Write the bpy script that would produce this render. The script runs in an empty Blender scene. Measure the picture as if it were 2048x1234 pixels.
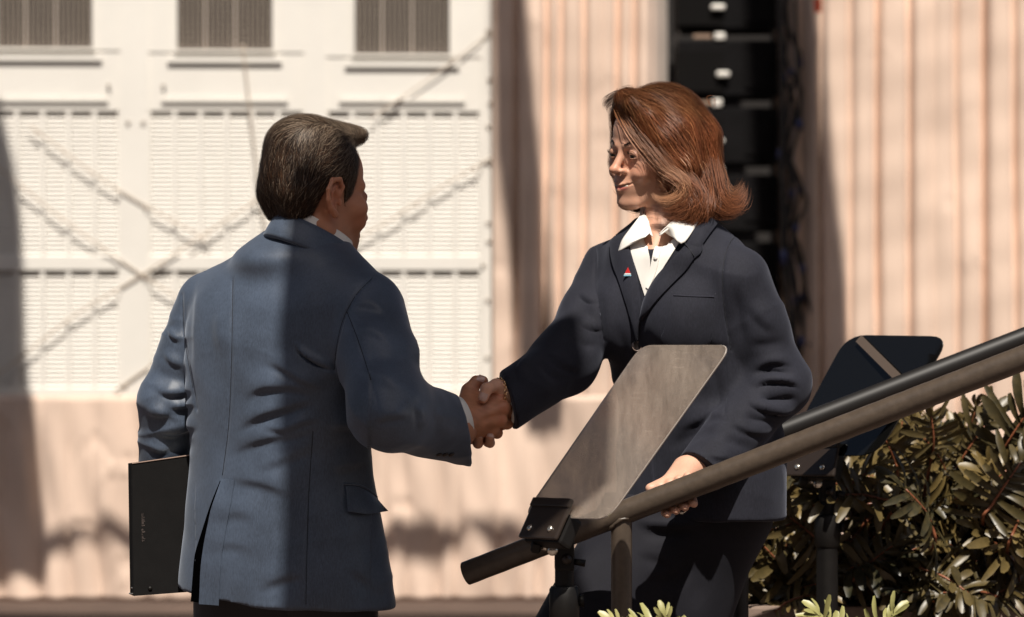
import bpy, bmesh, math, random
import numpy as np
from mathutils import Vector, Matrix
from mathutils.bvhtree import BVHTree

random.seed(7)
RNG = np.random.default_rng(11)
SC = bpy.context.scene
COL = SC.collection

# ------------------------------------------------------------------ camera, sky, sun, exposure
S = 0.000909          # metres per photograph pixel on the plane y = 0
D0 = 6.0              # camera distance to that plane
HC = 1.474            # camera height
cam_d = bpy.data.cameras.new("Camera")
cam = bpy.data.objects.new("Camera", cam_d)
COL.objects.link(cam)
cam.location = (0.0, -D0, HC)
cam.rotation_euler = (math.radians(90), 0, 0)
cam_d.sensor_width = 36.0
cam_d.lens = 36.0 * D0 / (2048 * S)
cam_d.clip_start = 0.1
cam_d.clip_end = 3000
cam_d.dof.use_dof = True
cam_d.dof.focus_distance = 5.98
cam_d.dof.aperture_fstop = 5.0
SC.camera = cam

SUN_EL = 57.0
SUN_AZ = 6.0         # degrees right of straight behind the camera
_el, _az = math.radians(SUN_EL), math.radians(SUN_AZ)
TOSUN = np.array([math.sin(_az) * math.cos(_el), -math.cos(_az) * math.cos(_el), math.sin(_el)])

W = bpy.data.worlds.new("World")
SC.world = W
W.use_nodes = True
wt = W.node_tree
sky = wt.nodes.new("ShaderNodeTexSky")
sky.sky_type = 'NISHITA'
sky.sun_disc = False
sky.sun_elevation = _el
sky.sun_rotation = math.radians(180) - _az
sky.dust_density = 3.0
sky.ozone_density = 0.6
bg = wt.nodes["Background"]
bg.inputs["Strength"].default_value = 0.05
wt.links.new(sky.outputs[0], bg.inputs[0])

sun_d = bpy.data.lights.new("Sun", 'SUN')
sun_d.energy = 5.0
sun_d.angle = math.radians(0.55)
sun_d.color = (1.0, 0.93, 0.83)
sun = bpy.data.objects.new("Sun", sun_d)
COL.objects.link(sun)
sun.location = (-2, -8, 12)
sun.rotation_euler = Vector(TOSUN).to_track_quat('Z', 'Y').to_euler()

SC.view_settings.view_transform = 'Standard'
SC.view_settings.look = 'None'
SC.view_settings.gamma = 1.0
SC.view_settings.exposure = 0.34
SC.view_settings.use_curve_mapping = False
SC.cycles.max_bounces = 8
SC.cycles.transparent_max_bounces = 16

# ------------------------------------------------------------------ helpers: pixels and places
def PX(px, py, y=0.0):
    """A photograph pixel, at the depth y (metres behind the plane of the handshake)."""
    k = (D0 + y) / D0
    return np.array([(px - 1024) * S * k, y, HC + (617 - py) * S * k])

def to_px(V):
    k = (D0 + V[:, 1]) / D0
    return np.stack([1024 + V[:, 0] / (S * k), 617 - (V[:, 2] - HC) / (S * k)], 1)

# ------------------------------------------------------------------ helpers: objects
def setp(o, label=None, cat=None, group=None, kind=None):
    if label: o["label"] = label
    if cat: o["category"] = cat
    if group: o["group"] = group
    if kind: o["kind"] = kind
    return o

def empty(name, loc=(0, 0, 0), label=None, cat=None, group=None):
    o = bpy.data.objects.new(name, None)
    COL.objects.link(o)
    o.location = loc
    o.empty_display_size = 0.1
    return setp(o, label, cat, group)

def link_mesh(name, me, mat=None, parent=None):
    o = bpy.data.objects.new(name, me)
    COL.objects.link(o)
    if mat is not None and len(me.materials) == 0:
        me.materials.append(mat)
    if parent is not None:
        o.parent = parent
        # world coordinates were used for the mesh: cancel the parents' offsets
        loc = Vector((0, 0, 0)); p = parent
        while p is not None:
            loc += Vector(p.location); p = p.parent
        o.location = -loc
    return o

def mesh_np(name, V, F, mat=None, parent=None, smooth=True, colors=None):
    me = bpy.data.meshes.new(name)
    V = np.asarray(V, dtype=np.float32)
    if isinstance(F, np.ndarray):
        nf, k = F.shape
        me.vertices.add(len(V)); me.vertices.foreach_set("co", V.ravel())
        me.loops.add(nf * k); me.loops.foreach_set("vertex_index", F.astype(np.int32).ravel())
        me.polygons.add(nf)
        me.polygons.foreach_set("loop_start", np.arange(0, nf * k, k, dtype=np.int32))
        me.polygons.foreach_set("loop_total", np.full(nf, k, dtype=np.int32))
        me.update(calc_edges=True)
    else:
        me.from_pydata([tuple(v) for v in V], [], F)
    if smooth:
        me.polygons.foreach_set("use_smooth", np.ones(len(me.polygons), dtype=bool))
    if colors is not None:
        a = me.color_attributes.new("Col", 'FLOAT_COLOR', 'POINT')
        c = np.ones((len(V), 4), dtype=np.float32); c[:, :3] = colors
        a.data.foreach_set("color", c.ravel())
    me.update()
    return link_mesh(name, me, mat, parent)

class MB:
    """Collects boxes, tubes and lofts into one mesh."""
    def __init__(self): self.v = []; self.f = []
    def add(self, V, F):
        n = len(self.v)
        self.v.extend([tuple(map(float, p)) for p in V])
        self.f.extend([tuple(i + n for i in f) for f in F])
        return self
    def box(self, c, size, axes=None, bev=0.0):
        c = np.array(c, float); h = np.array(size, float) / 2
        A = np.eye(3) if axes is None else np.array(axes, float)
        if bev <= 0:
            V = [c + sx * h[0] * A[0] + sy * h[1] * A[1] + sz * h[2] * A[2] for sx in (-1, 1) for sy in (-1, 1) for sz in (-1, 1)]
            F = [(0, 1, 3, 2), (4, 6, 7, 5), (0, 4, 5, 1), (2, 3, 7, 6), (0, 2, 6, 4), (1, 5, 7, 3)]
            return self.add(V, F)
        bm = bmesh.new()
        bmesh.ops.create_cube(bm, size=1.0)
        for v in bm.verts:
            v.co = Vector((v.co.x * size[0], v.co.y * size[1], v.co.z * size[2]))
        bmesh.ops.bevel(bm, geom=bm.edges[:], offset=bev, segments=2, profile=0.6, affect='EDGES')
        bm.verts.index_update()
        V = [c + v.co.x * A[0] + v.co.y * A[1] + v.co.z * A[2] for v in bm.verts]
        F = [[v.index for v in f.verts] for f in bm.faces]
        bm.free()
        return self.add(V, F)
    def tube(self, pts, r, n=12, caps=True):
        V, F = tube_geo(pts, r, n, caps)
        return self.add(V, F)
    def prism(self, poly, d):
        """poly: 3D points in order; d: extrusion vector"""
        n = len(poly); d = np.array(d, float)
        V = [np.array(p, float) for p in poly] + [np.array(p, float) + d for p in poly]
        F = [tuple(range(n - 1, -1, -1)), tuple(range(n, 2 * n))]
        F += [(i, (i + 1) % n, n + (i + 1) % n, n + i) for i in range(n)]
        return self.add(V, F)
    def build(self, name, mat=None, parent=None, smooth=False, auto=None):
        o = mesh_np(name, np.array(self.v), [list(f) for f in self.f], mat, parent, smooth)
        bm = bmesh.new(); bm.from_mesh(o.data)
        bmesh.ops.recalc_face_normals(bm, faces=bm.faces[:])
        if auto is not None:
            for e in bm.edges:
                if len(e.link_faces) == 2:
                    e.smooth = e.calc_face_angle(0) < math.radians(auto)
            for f in bm.faces: f.smooth = True
        bm.to_mesh(o.data); bm.free()
        return o

def tube_geo(pts, r, n=12, caps=True):
    P = [np.array(p, float) for p in pts]
    R = list(r) if hasattr(r, '__len__') else [r] * len(P)
    V = []; F = []
    up = None
    for i, p in enumerate(P):
        t = (P[min(i + 1, len(P) - 1)] - P[max(i - 1, 0)])
        t = t / (np.linalg.norm(t) + 1e-12)
        if up is None:
            a = np.array([0, 0, 1.0]) if abs(t[2]) < 0.9 else np.array([1.0, 0, 0])
            up = a - t * a.dot(t)
        else:
            up = up - t * up.dot(t)
        up = up / (np.linalg.norm(up) + 1e-12)
        side = np.cross(t, up)
        for k in range(n):
            a = 2 * math.pi * k / n
            V.append(p + R[i] * (math.cos(a) * up + math.sin(a) * side))
    for i in range(len(P) - 1):
        for k in range(n):
            a = i * n + k; b = i * n + (k + 1) % n
            F.append((a, b, b + n, a + n))
    if caps:
        F.append(tuple(range(n - 1, -1, -1)))
        F.append(tuple(range((len(P) - 1) * n, len(P) * n)))
    return V, F

def catmull(pts, m=8):
    P = [np.array(p, float) for p in pts]
    P = [2 * P[0] - P[1]] + P + [2 * P[-1] - P[-2]]
    out = []
    for i in range(1, len(P) - 2):
        for j in range(m):
            t = j / m
            p0, p1, p2, p3 = P[i - 1], P[i], P[i + 1], P[i + 2]
            out.append(0.5 * ((2 * p1) + (-p0 + p2) * t + (2 * p0 - 5 * p1 + 4 * p2 - p3) * t * t + (-p0 + 3 * p1 - 3 * p2 + p3) * t ** 3))
    out.append(P[-2])
    return out

# ------------------------------------------------------------------ helpers: materials
def mat_new(name):
    m = bpy.data.materials.new(name)
    m.use_nodes = True
    return m, m.node_tree, m.node_tree.nodes["Principled BSDF"]

def mat(name, col, rough=0.6, metal=0.0, spec=0.5, var=0.0, vscale=20.0, bump=0.0, bscale=200.0, sheen=0.0, sheen_tint=None, stretch=None, sheen_rough=0.4, coat=0.0):
    m, nt, b = mat_new(name)
    b.inputs["Base Color"].default_value = (*col, 1)
    b.inputs["Roughness"].default_value = rough
    b.inputs["Metallic"].default_value = metal
    b.inputs["Specular IOR Level"].default_value = spec
    b.inputs["Coat Weight"].default_value = coat
    if sheen:
        b.inputs["Sheen Weight"].default_value = sheen
        b.inputs["Sheen Roughness"].default_value = sheen_rough
        if sheen_tint: b.inputs["Sheen Tint"].default_value = (*sheen_tint, 1)
    if var or bump:
        tc = nt.nodes.new("ShaderNodeTexCoord")
        src = tc.outputs["Object"]
        if stretch:
            mp = nt.nodes.new("ShaderNodeMapping")
            mp.inputs["Scale"].default_value = stretch
            nt.links.new(src, mp.inputs[0]); src = mp.outputs[0]
    if var:
        n = nt.nodes.new("ShaderNodeTexNoise")
        n.inputs["Scale"].default_value = vscale
        n.inputs["Detail"].default_value = 6
        n.inputs["Roughness"].default_value = 0.65
        nt.links.new(src, n.inputs["Vector"])
        r = nt.nodes.new("ShaderNodeValToRGB")
        r.color_ramp.elements[0].position = 0.3
        r.color_ramp.elements[1].position = 0.7
        r.color_ramp.elements[0].color = (*[max(0, c * (1 - var)) for c in col], 1)
        r.color_ramp.elements[1].color = (*[min(1, c * (1 + var)) for c in col], 1)
        nt.links.new(n.outputs["Fac"], r.inputs[0])
        nt.links.new(r.outputs[0], b.inputs["Base Color"])
    if bump:
        n2 = nt.nodes.new("ShaderNodeTexNoise")
        n2.inputs["Scale"].default_value = bscale
        n2.inputs["Detail"].default_value = 4
        nt.links.new(src, n2.inputs["Vector"])
        bp = nt.nodes.new("ShaderNodeBump")
        bp.inputs["Strength"].default_value = bump
        bp.inputs["Distance"].default_value = 0.002
        nt.links.new(n2.outputs["Fac"], bp.inputs["Height"])
        nt.links.new(bp.outputs[0], b.inputs["Normal"])
    return m

def mat_attr(name, rough=0.5, spec=0.5, sss=0.0, bump=0.0, bscale=600.0, aniso=0.0, mul=1.0, trans=0.0, backface=0.0):
    m, nt, b = mat_new(name)
    a = nt.nodes.new("ShaderNodeVertexColor"); a.layer_name = "Col"
    nt.links.new(a.outputs[0], b.inputs["Base Color"])
    b.inputs["Roughness"].default_value = rough
    b.inputs["Specular IOR Level"].default_value = spec
    if sss:
        b.inputs["Subsurface Weight"].default_value = sss
        b.inputs["Subsurface Radius"].default_value = (1.0, 0.35, 0.18)
        b.inputs["Subsurface Scale"].default_value = 0.006
    if bump:
        tc = nt.nodes.new("ShaderNodeTexCoord")
        n2 = nt.nodes.new("ShaderNodeTexNoise")
        n2.inputs["Scale"].default_value = bscale
        n2.inputs["Detail"].default_value = 3
        nt.links.new(tc.outputs["Object"], n2.inputs["Vector"])
        bp = nt.nodes.new("ShaderNodeBump")
        bp.inputs["Strength"].default_value = bump
        bp.inputs["Distance"].default_value = 0.0015
        nt.links.new(n2.outputs["Fac"], bp.inputs["Height"])
        nt.links.new(bp.outputs[0], b.inputs["Normal"])
    return m

# ------------------------------------------------------------------ helpers: distance fields and surfaces
def d_ell(P, c, r, R=None):
    q = P - np.asarray(c, np.float32)
    if R is not None: q = q @ np.asarray(R, np.float32).T
    r = np.asarray(r, np.float32)
    k0 = np.linalg.norm(q / r, axis=1)
    k1 = np.linalg.norm(q / (r * r), axis=1) + 1e-9
    return k0 * (k0 - 1.0) / k1

def d_cone(P, a, b, ra, rb):
    a = np.asarray(a, np.float32); b = np.asarray(b, np.float32)
    ba = b - a
    pa = P - a
    t = np.clip(pa @ ba / (ba @ ba + 1e-12), 0, 1)
    return np.linalg.norm(pa - t[:, None] * ba, axis=1) - (ra + (rb - ra) * t)

def d_chain(P, pts, rs, k=0.0):
    d = None
    for i in range(len(pts) - 1):
        e = d_cone(P, pts[i], pts[i + 1], rs[i], rs[i + 1])
        d = e if d is None else (smin(d, e, k) if k else np.minimum(d, e))
    return d

def smin(a, b, k):
    h = np.clip(0.5 + 0.5 * (b - a) / k, 0, 1)
    return b + (a - b) * h - k * h * (1 - h)

def smax(a, b, k):
    return -smin(-a, -b, k)

def surface(fn, lo, hi, res, blk=8):
    """Surface nets of the zero set of fn, evaluated only in blocks near the surface."""
    lo = np.asarray(lo, float); hi = np.asarray(hi, float)
    nb = np.maximum(1, np.ceil((hi - lo) / (res * blk)).astype(int))
    n = nb * blk + 1
    bc = [lo[i] + (np.arange(nb[i]) + 0.5) * blk * res for i in range(3)]
    B = np.stack(np.meshgrid(*bc, indexing='ij'), -1).reshape(-1, 3).astype(np.float32)
    fb = fn(B)
    near = np.abs(fb) < blk * res * 1.25
    F = np.repeat(np.repeat(np.repeat(np.sign(fb).reshape(nb), blk, 0), blk, 1), blk, 2).astype(np.float32)
    G = np.ones(n, np.float32)
    G[:-1, :-1, :-1] = F * 1e3
    G[-1] = 1e3; G[:, -1] = 1e3; G[:, :, -1] = 1e3
    bi = np.argwhere(near.reshape(nb))
    off = np.stack(np.meshgrid(*[np.arange(blk + 1)] * 3, indexing='ij'), -1).reshape(-1, 3)
    for s in range(0, len(bi), 600):
        idx = (bi[s:s + 600, None, :] * blk + off[None]).reshape(-1, 3)
        val = fn((lo + idx * res).astype(np.float32))
        G[idx[:, 0], idx[:, 1], idx[:, 2]] = val
    neg = G < 0
    c = neg[:-1, :-1, :-1].astype(np.int8)
    tot = np.zeros(c.shape, np.int8)
    for dx in (0, 1):
        for dy in (0, 1):
            for dz in (0, 1):
                tot += neg[dx:n[0] - 1 + dx, dy:n[1] - 1 + dy, dz:n[2] - 1 + dz]
    act = (tot > 0) & (tot < 8)
    ci = np.argwhere(act)
    ids = -np.ones(act.shape, np.int32)
    ids[act] = np.arange(len(ci))
    corner = [(dx, dy, dz) for dx in (0, 1) for dy in (0, 1) for dz in (0, 1)]
    cv = np.stack([G[ci[:, 0] + d[0], ci[:, 1] + d[1], ci[:, 2] + d[2]] for d in corner], 1)
    cv = np.clip(cv, -5 * res, 5 * res)
    acc = np.zeros((len(ci), 3)); cnt = np.zeros(len(ci))
    for i in range(8):
        for j in range(i + 1, 8):
            a, b = np.array(corner[i]), np.array(corner[j])
            if np.abs(a - b).sum() != 1: continue
            fa, fb_ = cv[:, i], cv[:, j]
            m = (fa < 0) != (fb_ < 0)
            t = np.where(m, fa / (fa - fb_ + 1e-12), 0)
            acc += np.where(m[:, None], a + t[:, None] * (b - a), 0)
            cnt += m
    V = lo + (ci + acc / cnt[:, None]) * res
    quads = []
    for ax in range(3):
        o1, o2 = (ax + 1) % 3, (ax + 2) % 3
        sl0 = [slice(None)] * 3; sl1 = [slice(None)] * 3
        sl0[ax] = slice(0, -1); sl1[ax] = slice(1, None)
        cr = neg[tuple(sl0)] != neg[tuple(sl1)]
        e = np.argwhere(cr)
        e = e[(e[:, o1] > 0) & (e[:, o2] > 0) & (e[:, o1] < n[o1] - 1) & (e[:, o2] < n[o2] - 1)]
        inside_first = neg[e[:, 0], e[:, 1], e[:, 2]]
        def cell(d1, d2):
            q = e.copy(); q[:, o1] += d1; q[:, o2] += d2
            return ids[q[:, 0], q[:, 1], q[:, 2]]
        Q = np.stack([cell(-1, -1), cell(0, -1), cell(0, 0), cell(-1, 0)], 1)
        Q[~inside_first] = Q[~inside_first][:, ::-1]
        quads.append(Q)
    Q = np.concatenate(quads)
    Q = Q[(Q >= 0).all(1)]
    return V, Q

def vnormals(V, Q):
    a, b, c, d = (V[Q[:, i]] for i in range(4))
    fn = np.cross(c - a, d - b)
    N = np.zeros_like(V)
    for i in range(4): np.add.at(N, Q[:, i], fn)
    return N / (np.linalg.norm(N, axis=1, keepdims=True) + 1e-12)

def relax(V, Q, it=2, lam=0.5):
    for _ in range(it):
        A = np.zeros_like(V); n = np.zeros(len(V))
        for i in range(4):
            j = (i + 1) % 4
            np.add.at(A, Q[:, i], V[Q[:, j]]); np.add.at(A, Q[:, j], V[Q[:, i]])
            np.add.at(n, Q[:, i], 1); np.add.at(n, Q[:, j], 1)
        V = V + lam * (A / n[:, None] - V)
    return V

def seg_dist(U, line):
    """distance of points U (N,2) to a polyline, parameter along it 0..1 and the signed side"""
    L = np.array(line, float)
    sl = np.linalg.norm(L[1:] - L[:-1], axis=1); cum = np.concatenate([[0], np.cumsum(sl)]); T = cum[-1]
    best = np.full(len(U), 1e9); par = np.zeros(len(U)); side = np.zeros(len(U))
    for i in range(len(L) - 1):
        ab = L[i + 1] - L[i]; pa = U - L[i]
        t = np.clip(pa @ ab / (ab @ ab + 1e-9), 0, 1)
        q = pa - t[:, None] * ab
        d = np.linalg.norm(q, axis=1)
        cr = ab[0] * pa[:, 1] - ab[1] * pa[:, 0]
        m = d < best
        best[m] = d[m]; par[m] = ((cum[i] + t * sl[i]) / T)[m]; side[m] = np.sign(cr)[m]
    return best, par, side

def folds(V, Q, strokes, facing=-0.1, sel=None):
    """Sculpts cloth folds. stroke = (pixel polyline, width px, height mm[, 's' for a one-sided overlap fold])"""
    N = vnormals(V, Q)
    U = to_px(V)
    w_face = np.clip((-N[:, 1] - facing) / 0.35, 0, 1)
    D = np.zeros(len(V))
    for st in strokes:
        line, w, h = st[0], st[1], st[2]
        L = np.array(line, float)
        m = (U[:, 0] > L[:, 0].min() - 3 * w) & (U[:, 0] < L[:, 0].max() + 3 * w) & (U[:, 1] > L[:, 1].min() - 3 * w) & (U[:, 1] < L[:, 1].max() + 3 * w)
        if sel is not None and len(st) > 4: m &= sel[st[4]]
        if not m.any(): continue
        if len(L) > 2: L = np.array(catmull([*L], 5))
        d, t, s = seg_dist(U[m], L)
        tap = np.clip(np.minimum(t, 1 - t) / 0.40, 0, 1); tap = tap * tap * (3 - 2 * tap)
        if len(st) > 3 and st[3] == 's':
            x = d * s / w
            prof = np.where(x > 0, np.exp(-(x * 2.2) ** 2), np.exp(-(x / 1.6) ** 2)) - 0.0
            prof = np.where(x > 0, 2 * np.exp(-(x * 3) ** 2) - 1.0 * np.exp(-((x - 0.6) * 2.2) ** 2), np.exp(-(x / 1.5) ** 2))
            D[m] += h * 0.001 * prof * tap
        elif len(st) > 3 and st[3] == 'c':      # constant: a seam, no taper
            D[m] += h * 0.001 * np.exp(-(d / w) ** 2)
        else:
            x_ = d / w
            if h > 0:     # gentle above, tucked under below
                xs = x_ * s
                pr = np.where(xs > 0, np.exp(-(xs * 2.0) ** 2) - 0.30 * np.exp(-((xs - 0.85) / 0.42) ** 2) + 0.30 * np.exp(-(0.85 / 0.42) ** 2), np.exp(-(xs / 1.5) ** 2))
            else: pr = np.exp(-x_ ** 2)
            D[m] += h * 0.001 * pr * tap
    return V + N * (D * w_face)[:, None]

def noise3(P, scale, seed=0):
    """cheap smooth pseudo noise from sines, about -1..1"""
    r = np.random.default_rng(seed)
    out = np.zeros(len(P))
    for _ in range(6):
        k = r.normal(size=3) * scale; ph = r.uniform(0, 6.28)
        out += np.sin(P @ k + ph)
    return out / 3.0

def bvh_of(V, Q):
    return BVHTree.FromPolygons([Vector(v) for v in V], [tuple(map(int, q)) for q in Q])

CAMP = Vector((0, -D0, HC))
def hit(bvh, px, py):
    p = Vector(PX(px, py, 0.0))
    d = (p - CAMP).normalized()
    loc, nor, i, dist = bvh.ray_cast(CAMP, d)
    if loc is None: return None, None
    if nor.dot(d) > 0: nor = -nor
    return np.array(loc), np.array(nor)

def interp_curve(pts, n):
    L = np.array(pts, float)
    if len(L) > 2: L = np.array(catmull([*L], 6))
    s = np.concatenate([[0], np.cumsum(np.linalg.norm(L[1:] - L[:-1], axis=1))]); s /= s[-1]
    t = np.linspace(0, 1, n)
    return np.stack([np.interp(t, s, L[:, i]) for i in range(L.shape[1])], 1)

def cloth_patch(name, bvh, edgeA, edgeB, nu, nv, mat_, parent, off=0.004, thick=0.003, puff=0.0, lift=None):
    """A piece of cloth laid on the surface below it, ruled between two pixel curves; it has thickness."""
    A = interp_curve(edgeA, nu); B = interp_curve(edgeB, nu)
    P = np.zeros((nu, nv, 3)); Nn = np.zeros((nu, nv, 3)); ok = np.zeros((nu, nv), bool)
    for i in range(nu):
        for j in range(nv):
            t = j / (nv - 1)
            q = A[i] * (1 - t) + B[i] * t
            l, nr = hit(bvh, q[0], q[1])
            if l is not None: P[i, j] = l; Nn[i, j] = nr; ok[i, j] = True
    if not ok.all():
        good = np.argwhere(ok)
        for i, j in np.argwhere(~ok):
            g = good[np.argmin(np.abs(good - [i, j]).sum(1))]
            t = j / (nv - 1); q = A[i] * (1 - t) + B[i] * t
            P[i, j] = PX(q[0], q[1], P[g[0], g[1], 1]); Nn[i, j] = Nn[g[0], g[1]]
    for _ in range(2):
        Ns = Nn.copy()
        Ns[1:-1, 1:-1] = (Nn[1:-1, 1:-1] + Nn[2:, 1:-1] + Nn[:-2, 1:-1] + Nn[1:-1, 2:] + Nn[1:-1, :-2]) / 5
        Nn = Ns / (np.linalg.norm(Ns, axis=2, keepdims=True) + 1e-9)
    ii = np.linspace(0, 1, nu)[:, None]; jj = np.linspace(0, 1, nv)[None, :]
    o = np.full((nu, nv), off) + puff * (4 * jj * (1 - jj)) * (0.3 + 0.7 * (4 * ii * (1 - ii)) ** 0.5)
    if lift is not None: o = o + lift(ii + 0 * jj, jj + 0 * ii)
    top = P + Nn * (o + thick)[:, :, None]
    bot = P + Nn * (o)[:, :, None]
    V = np.concatenate([top.reshape(-1, 3), bot.reshape(-1, 3)])
    F = []
    n = nu * nv
    for i in range(nu - 1):
        for j in range(nv - 1):
            a = i * nv + j
            F.append([a, a + 1, a + nv + 1, a + nv]); F.append([n + a, n + a + nv, n + a + nv + 1, n + a + 1])
    for i in range(nu - 1):
        for j in (0, nv - 1):
            a = i * nv + j; F.append([a, a + nv, n + a + nv, n + a])
    for j in range(nv - 1):
        for i in (0, nu - 1):
            a = i * nv + j; F.append([a, a + 1, n + a + 1, n + a])
    o_ = mesh_np(name, V, F, mat_, parent, True)
    bm = bmesh.new(); bm.from_mesh(o_.data); bmesh.ops.recalc_face_normals(bm, faces=bm.faces[:])
    for e in bm.edges:
        if len(e.link_faces) == 2: e.smooth = e.calc_face_angle(0) < math.radians(50)
    bm.to_mesh(o_.data); bm.free()
    return o_

def seam(name, bvh, line, mat_, parent, r=0.0008, off=0.0004, n=40):
    L = interp_curve(line, n)
    pts = []
    for q in L:
        l, nr = hit(bvh, q[0], q[1])
        if l is not None: pts.append(l + nr * off)
    if len(pts) < 3: return None
    return MB().tube(pts, r, 5).build(name, mat_, parent, True)
# ================================================================== the setting
YB = 10.7            # depth of the curtain line: its foot meets the ground where the photograph shows it
M_ground = mat("ground_stone", (0.085, 0.055, 0.042), rough=0.75, var=0.35, vscale=1.4, bump=0.4, bscale=60)
g = MB().add([(-400, -300, 0), (400, -300, 0), (400, 600, 0), (-400, 600, 0)], [(0, 1, 2, 3)]).build("ground", M_ground)
setp(g, kind="structure")

# ---------------- white louvred facade
M_white = mat("white_paint", (0.76, 0.73, 0.68), rough=0.45, var=0.035, vscale=3.0, bump=0.06, bscale=40)
M_louvre = mat("louvre_paint", (0.78, 0.745, 0.69), rough=0.5, var=0.08, vscale=2.5)
M_pane = mat("dark_pane", (0.035, 0.026, 0.022), rough=0.12, spec=0.5, var=0.4, vscale=5)
M_grille = mat("grille_metal", (0.42, 0.36, 0.31), rough=0.5, metal=0.1)
M_bolt = mat("bolt_steel", (0.45, 0.40, 0.35), rough=0.4, metal=0.6)

ANG = math.radians(2.0)
KF = (D0 + YB + 0.10) / D0
F0 = PX(492, 617, YB + 0.10)
FT = np.array([math.cos(ANG), math.sin(ANG), 0]); FN = np.array([math.sin(ANG), -math.cos(ANG), 0]); FZ = np.array([0, 0, 1.0])
AX = [FT, FN, FZ]
def fs(px): return (px - 492) * S * KF / math.cos(ANG)
def fz(py): return HC + (617 - py) * S * KF
def fpt(px, py, out=0.0):
    p = F0 + FT * fs(px) + FN * out
    return np.array([p[0], p[1], fz(py)])
def fbox(mb, x0, x1, y0, y1, o0, o1):
    c = (fpt(x0, y0, o0) + fpt(x1, y1, o1)) / 2
    mb.box(c, (abs(fs(x1) - fs(x0)), abs(o1 - o0), abs(fz(y1) - fz(y0))), AX)
    return mb

FAC = empty("louvred_facade", (F0[0], F0[1], 0), "white painted louvred facade with dark grilled windows behind the man", "facade")
units = [(-422, -112), (-68, 242), (298, 608), (652, 962)]
wins = [(-362, -162, 101), (-8, 192, 102), (350, 550, 105), (704, 904, 113)]
# backing wall, stiles and rails
fbox(MB(), -700, 990, -420, 1190, -0.22, -0.10).build("wall_backing", M_white, FAC)
edges = [(-700, -422), (-112, -68), (242, 298), (608, 652), (962, 990)]
for x0, x1 in edges:
    fbox(MB(), x0, x1, -420, 1190, -0.10, 0.02).build("stile", M_white, FAC)
for (x0, x1), (w0, w1, wb) in zip(units, wins):
    fbox(MB(), x0, w0, -420, wb, -0.10, 0.012).build("window_stile", M_white, FAC)
    fbox(MB(), w1, x1, -420, wb, -0.10, 0.012).build("window_stile", M_white, FAC)
    fbox(MB(), w0, w1, -420, -190, -0.10, 0.012).build("head_panel", M_white, FAC)
    fbox(MB(), x0, x1, wb, 222, -0.10, 0.006).build("spandrel_panel", M_white, FAC)
    fbox(MB(), x0, x1, 512, 540, -0.10, 0.010).build("middle_rail", M_white, FAC)
    fbox(MB(), x0, x1, 776, 1190, -0.10, 0.010).build("bottom_panel", M_white, FAC)
    led = fbox(MB(), w0 - 14, w1 + 14, wb + 10, wb + 21, 0.0125, 0.026).build("window_sill", M_white, FAC)
    fl = fbox(MB(), w0 - 26, w1 + 26, 198, 205, 0.0125, 0.022).build("flap_ledge", M_white, FAC)
    for hx in (w0 - 24, w0 + 60, w1 - 60, w1 + 24):
        fbox(MB(), hx - 2, hx + 2, 184, 198, 0.0125, 0.02).build("hinge", M_white, fl)
    # window: frame, pane and wire grille
    fr = MB()
    fbox(fr, w0, w0 + 5, -190, wb, -0.06, 0.03); fbox(fr, w1 - 5, w1, -190, wb, -0.06, 0.03)
    fbox(fr, w0 + 5, w1 - 5, wb - 5, wb, -0.06, 0.028); fbox(fr, w0 + 5, w1 - 5, -190, -185, -0.06, 0.028)
    wn = fr.build("window", M_white, FAC)
    fbox(MB(), w0 + 4, w1 - 4, -186, wb - 4, -0.095, -0.08).build("pane", M_pane, wn)
    gr = MB()
    for i in range(22):
        yy = wb - 12 - i * 13.2
        fbox(gr, w0 + 5, w1 - 5, yy - 1.1, yy + 1.1, -0.05, -0.044)
    for i in range(1, 20):
        xx = w0 + i * 10
        wv = 2.0 if i in (6, 12) else 0.6
        fbox(gr, xx - wv, xx + wv, -185, wb - 5, -0.04, -0.034)
    gr.build("grille", M_grille, wn)

def louvre_mesh(w, h, pitch):
    mb = MB()
    n = int(h / pitch)
    ca, sa = math.cos(math.radians(56)), math.sin(math.radians(56))
    for i in range(n):
        z = (i + 0.5) * pitch
        mb.box((w / 2, 0, z), (w - 0.002, pitch * 1.1, 0.0025), [(1, 0, 0), (0, ca, sa), (0, -sa, ca)])
    return mb
colw = (fs(52) - fs(0))
base = {}
for key, (ya, yb) in (("u", (222, 512)), ("l", (540, 776))):
    mb = louvre_mesh(colw * 0.80, fz(ya) - fz(yb), 0.023)
    me = bpy.data.meshes.new("louvre_panel")
    me.from_pydata([tuple(v) for v in mb.v], [], mb.f); me.update(); me.materials.append(M_louvre)
    base[key] = me
frng = random.Random(3)
for x0, x1 in units:
    for c in range(6):
        cx0 = x0 + c * (x1 - x0) / 6
        for key, (ya, yb) in (("u", (222, 512)), ("l", (540, 776))):
            o = bpy.data.objects.new("louvre_panel", base[key]); COL.objects.link(o)
            o.parent = FAC
            p = fpt(cx0 + 5.2, yb, -0.014 - frng.random() * 0.004)
            o.location = Vector(p) - Vector(FAC.location)
            o.rotation_euler = (0, 0, ANG)
    for c in range(7):
        xx = x0 + c * (x1 - x0) / 6
        for ya, yb in ((222, 512), (540, 776)):
            a, b_ = max(xx - 5.0, x0), min(xx + 5.0, x1)
            fbox(MB(), a, b_, ya, yb, -0.10, 0.003).build("mullion", M_white, FAC)
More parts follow.
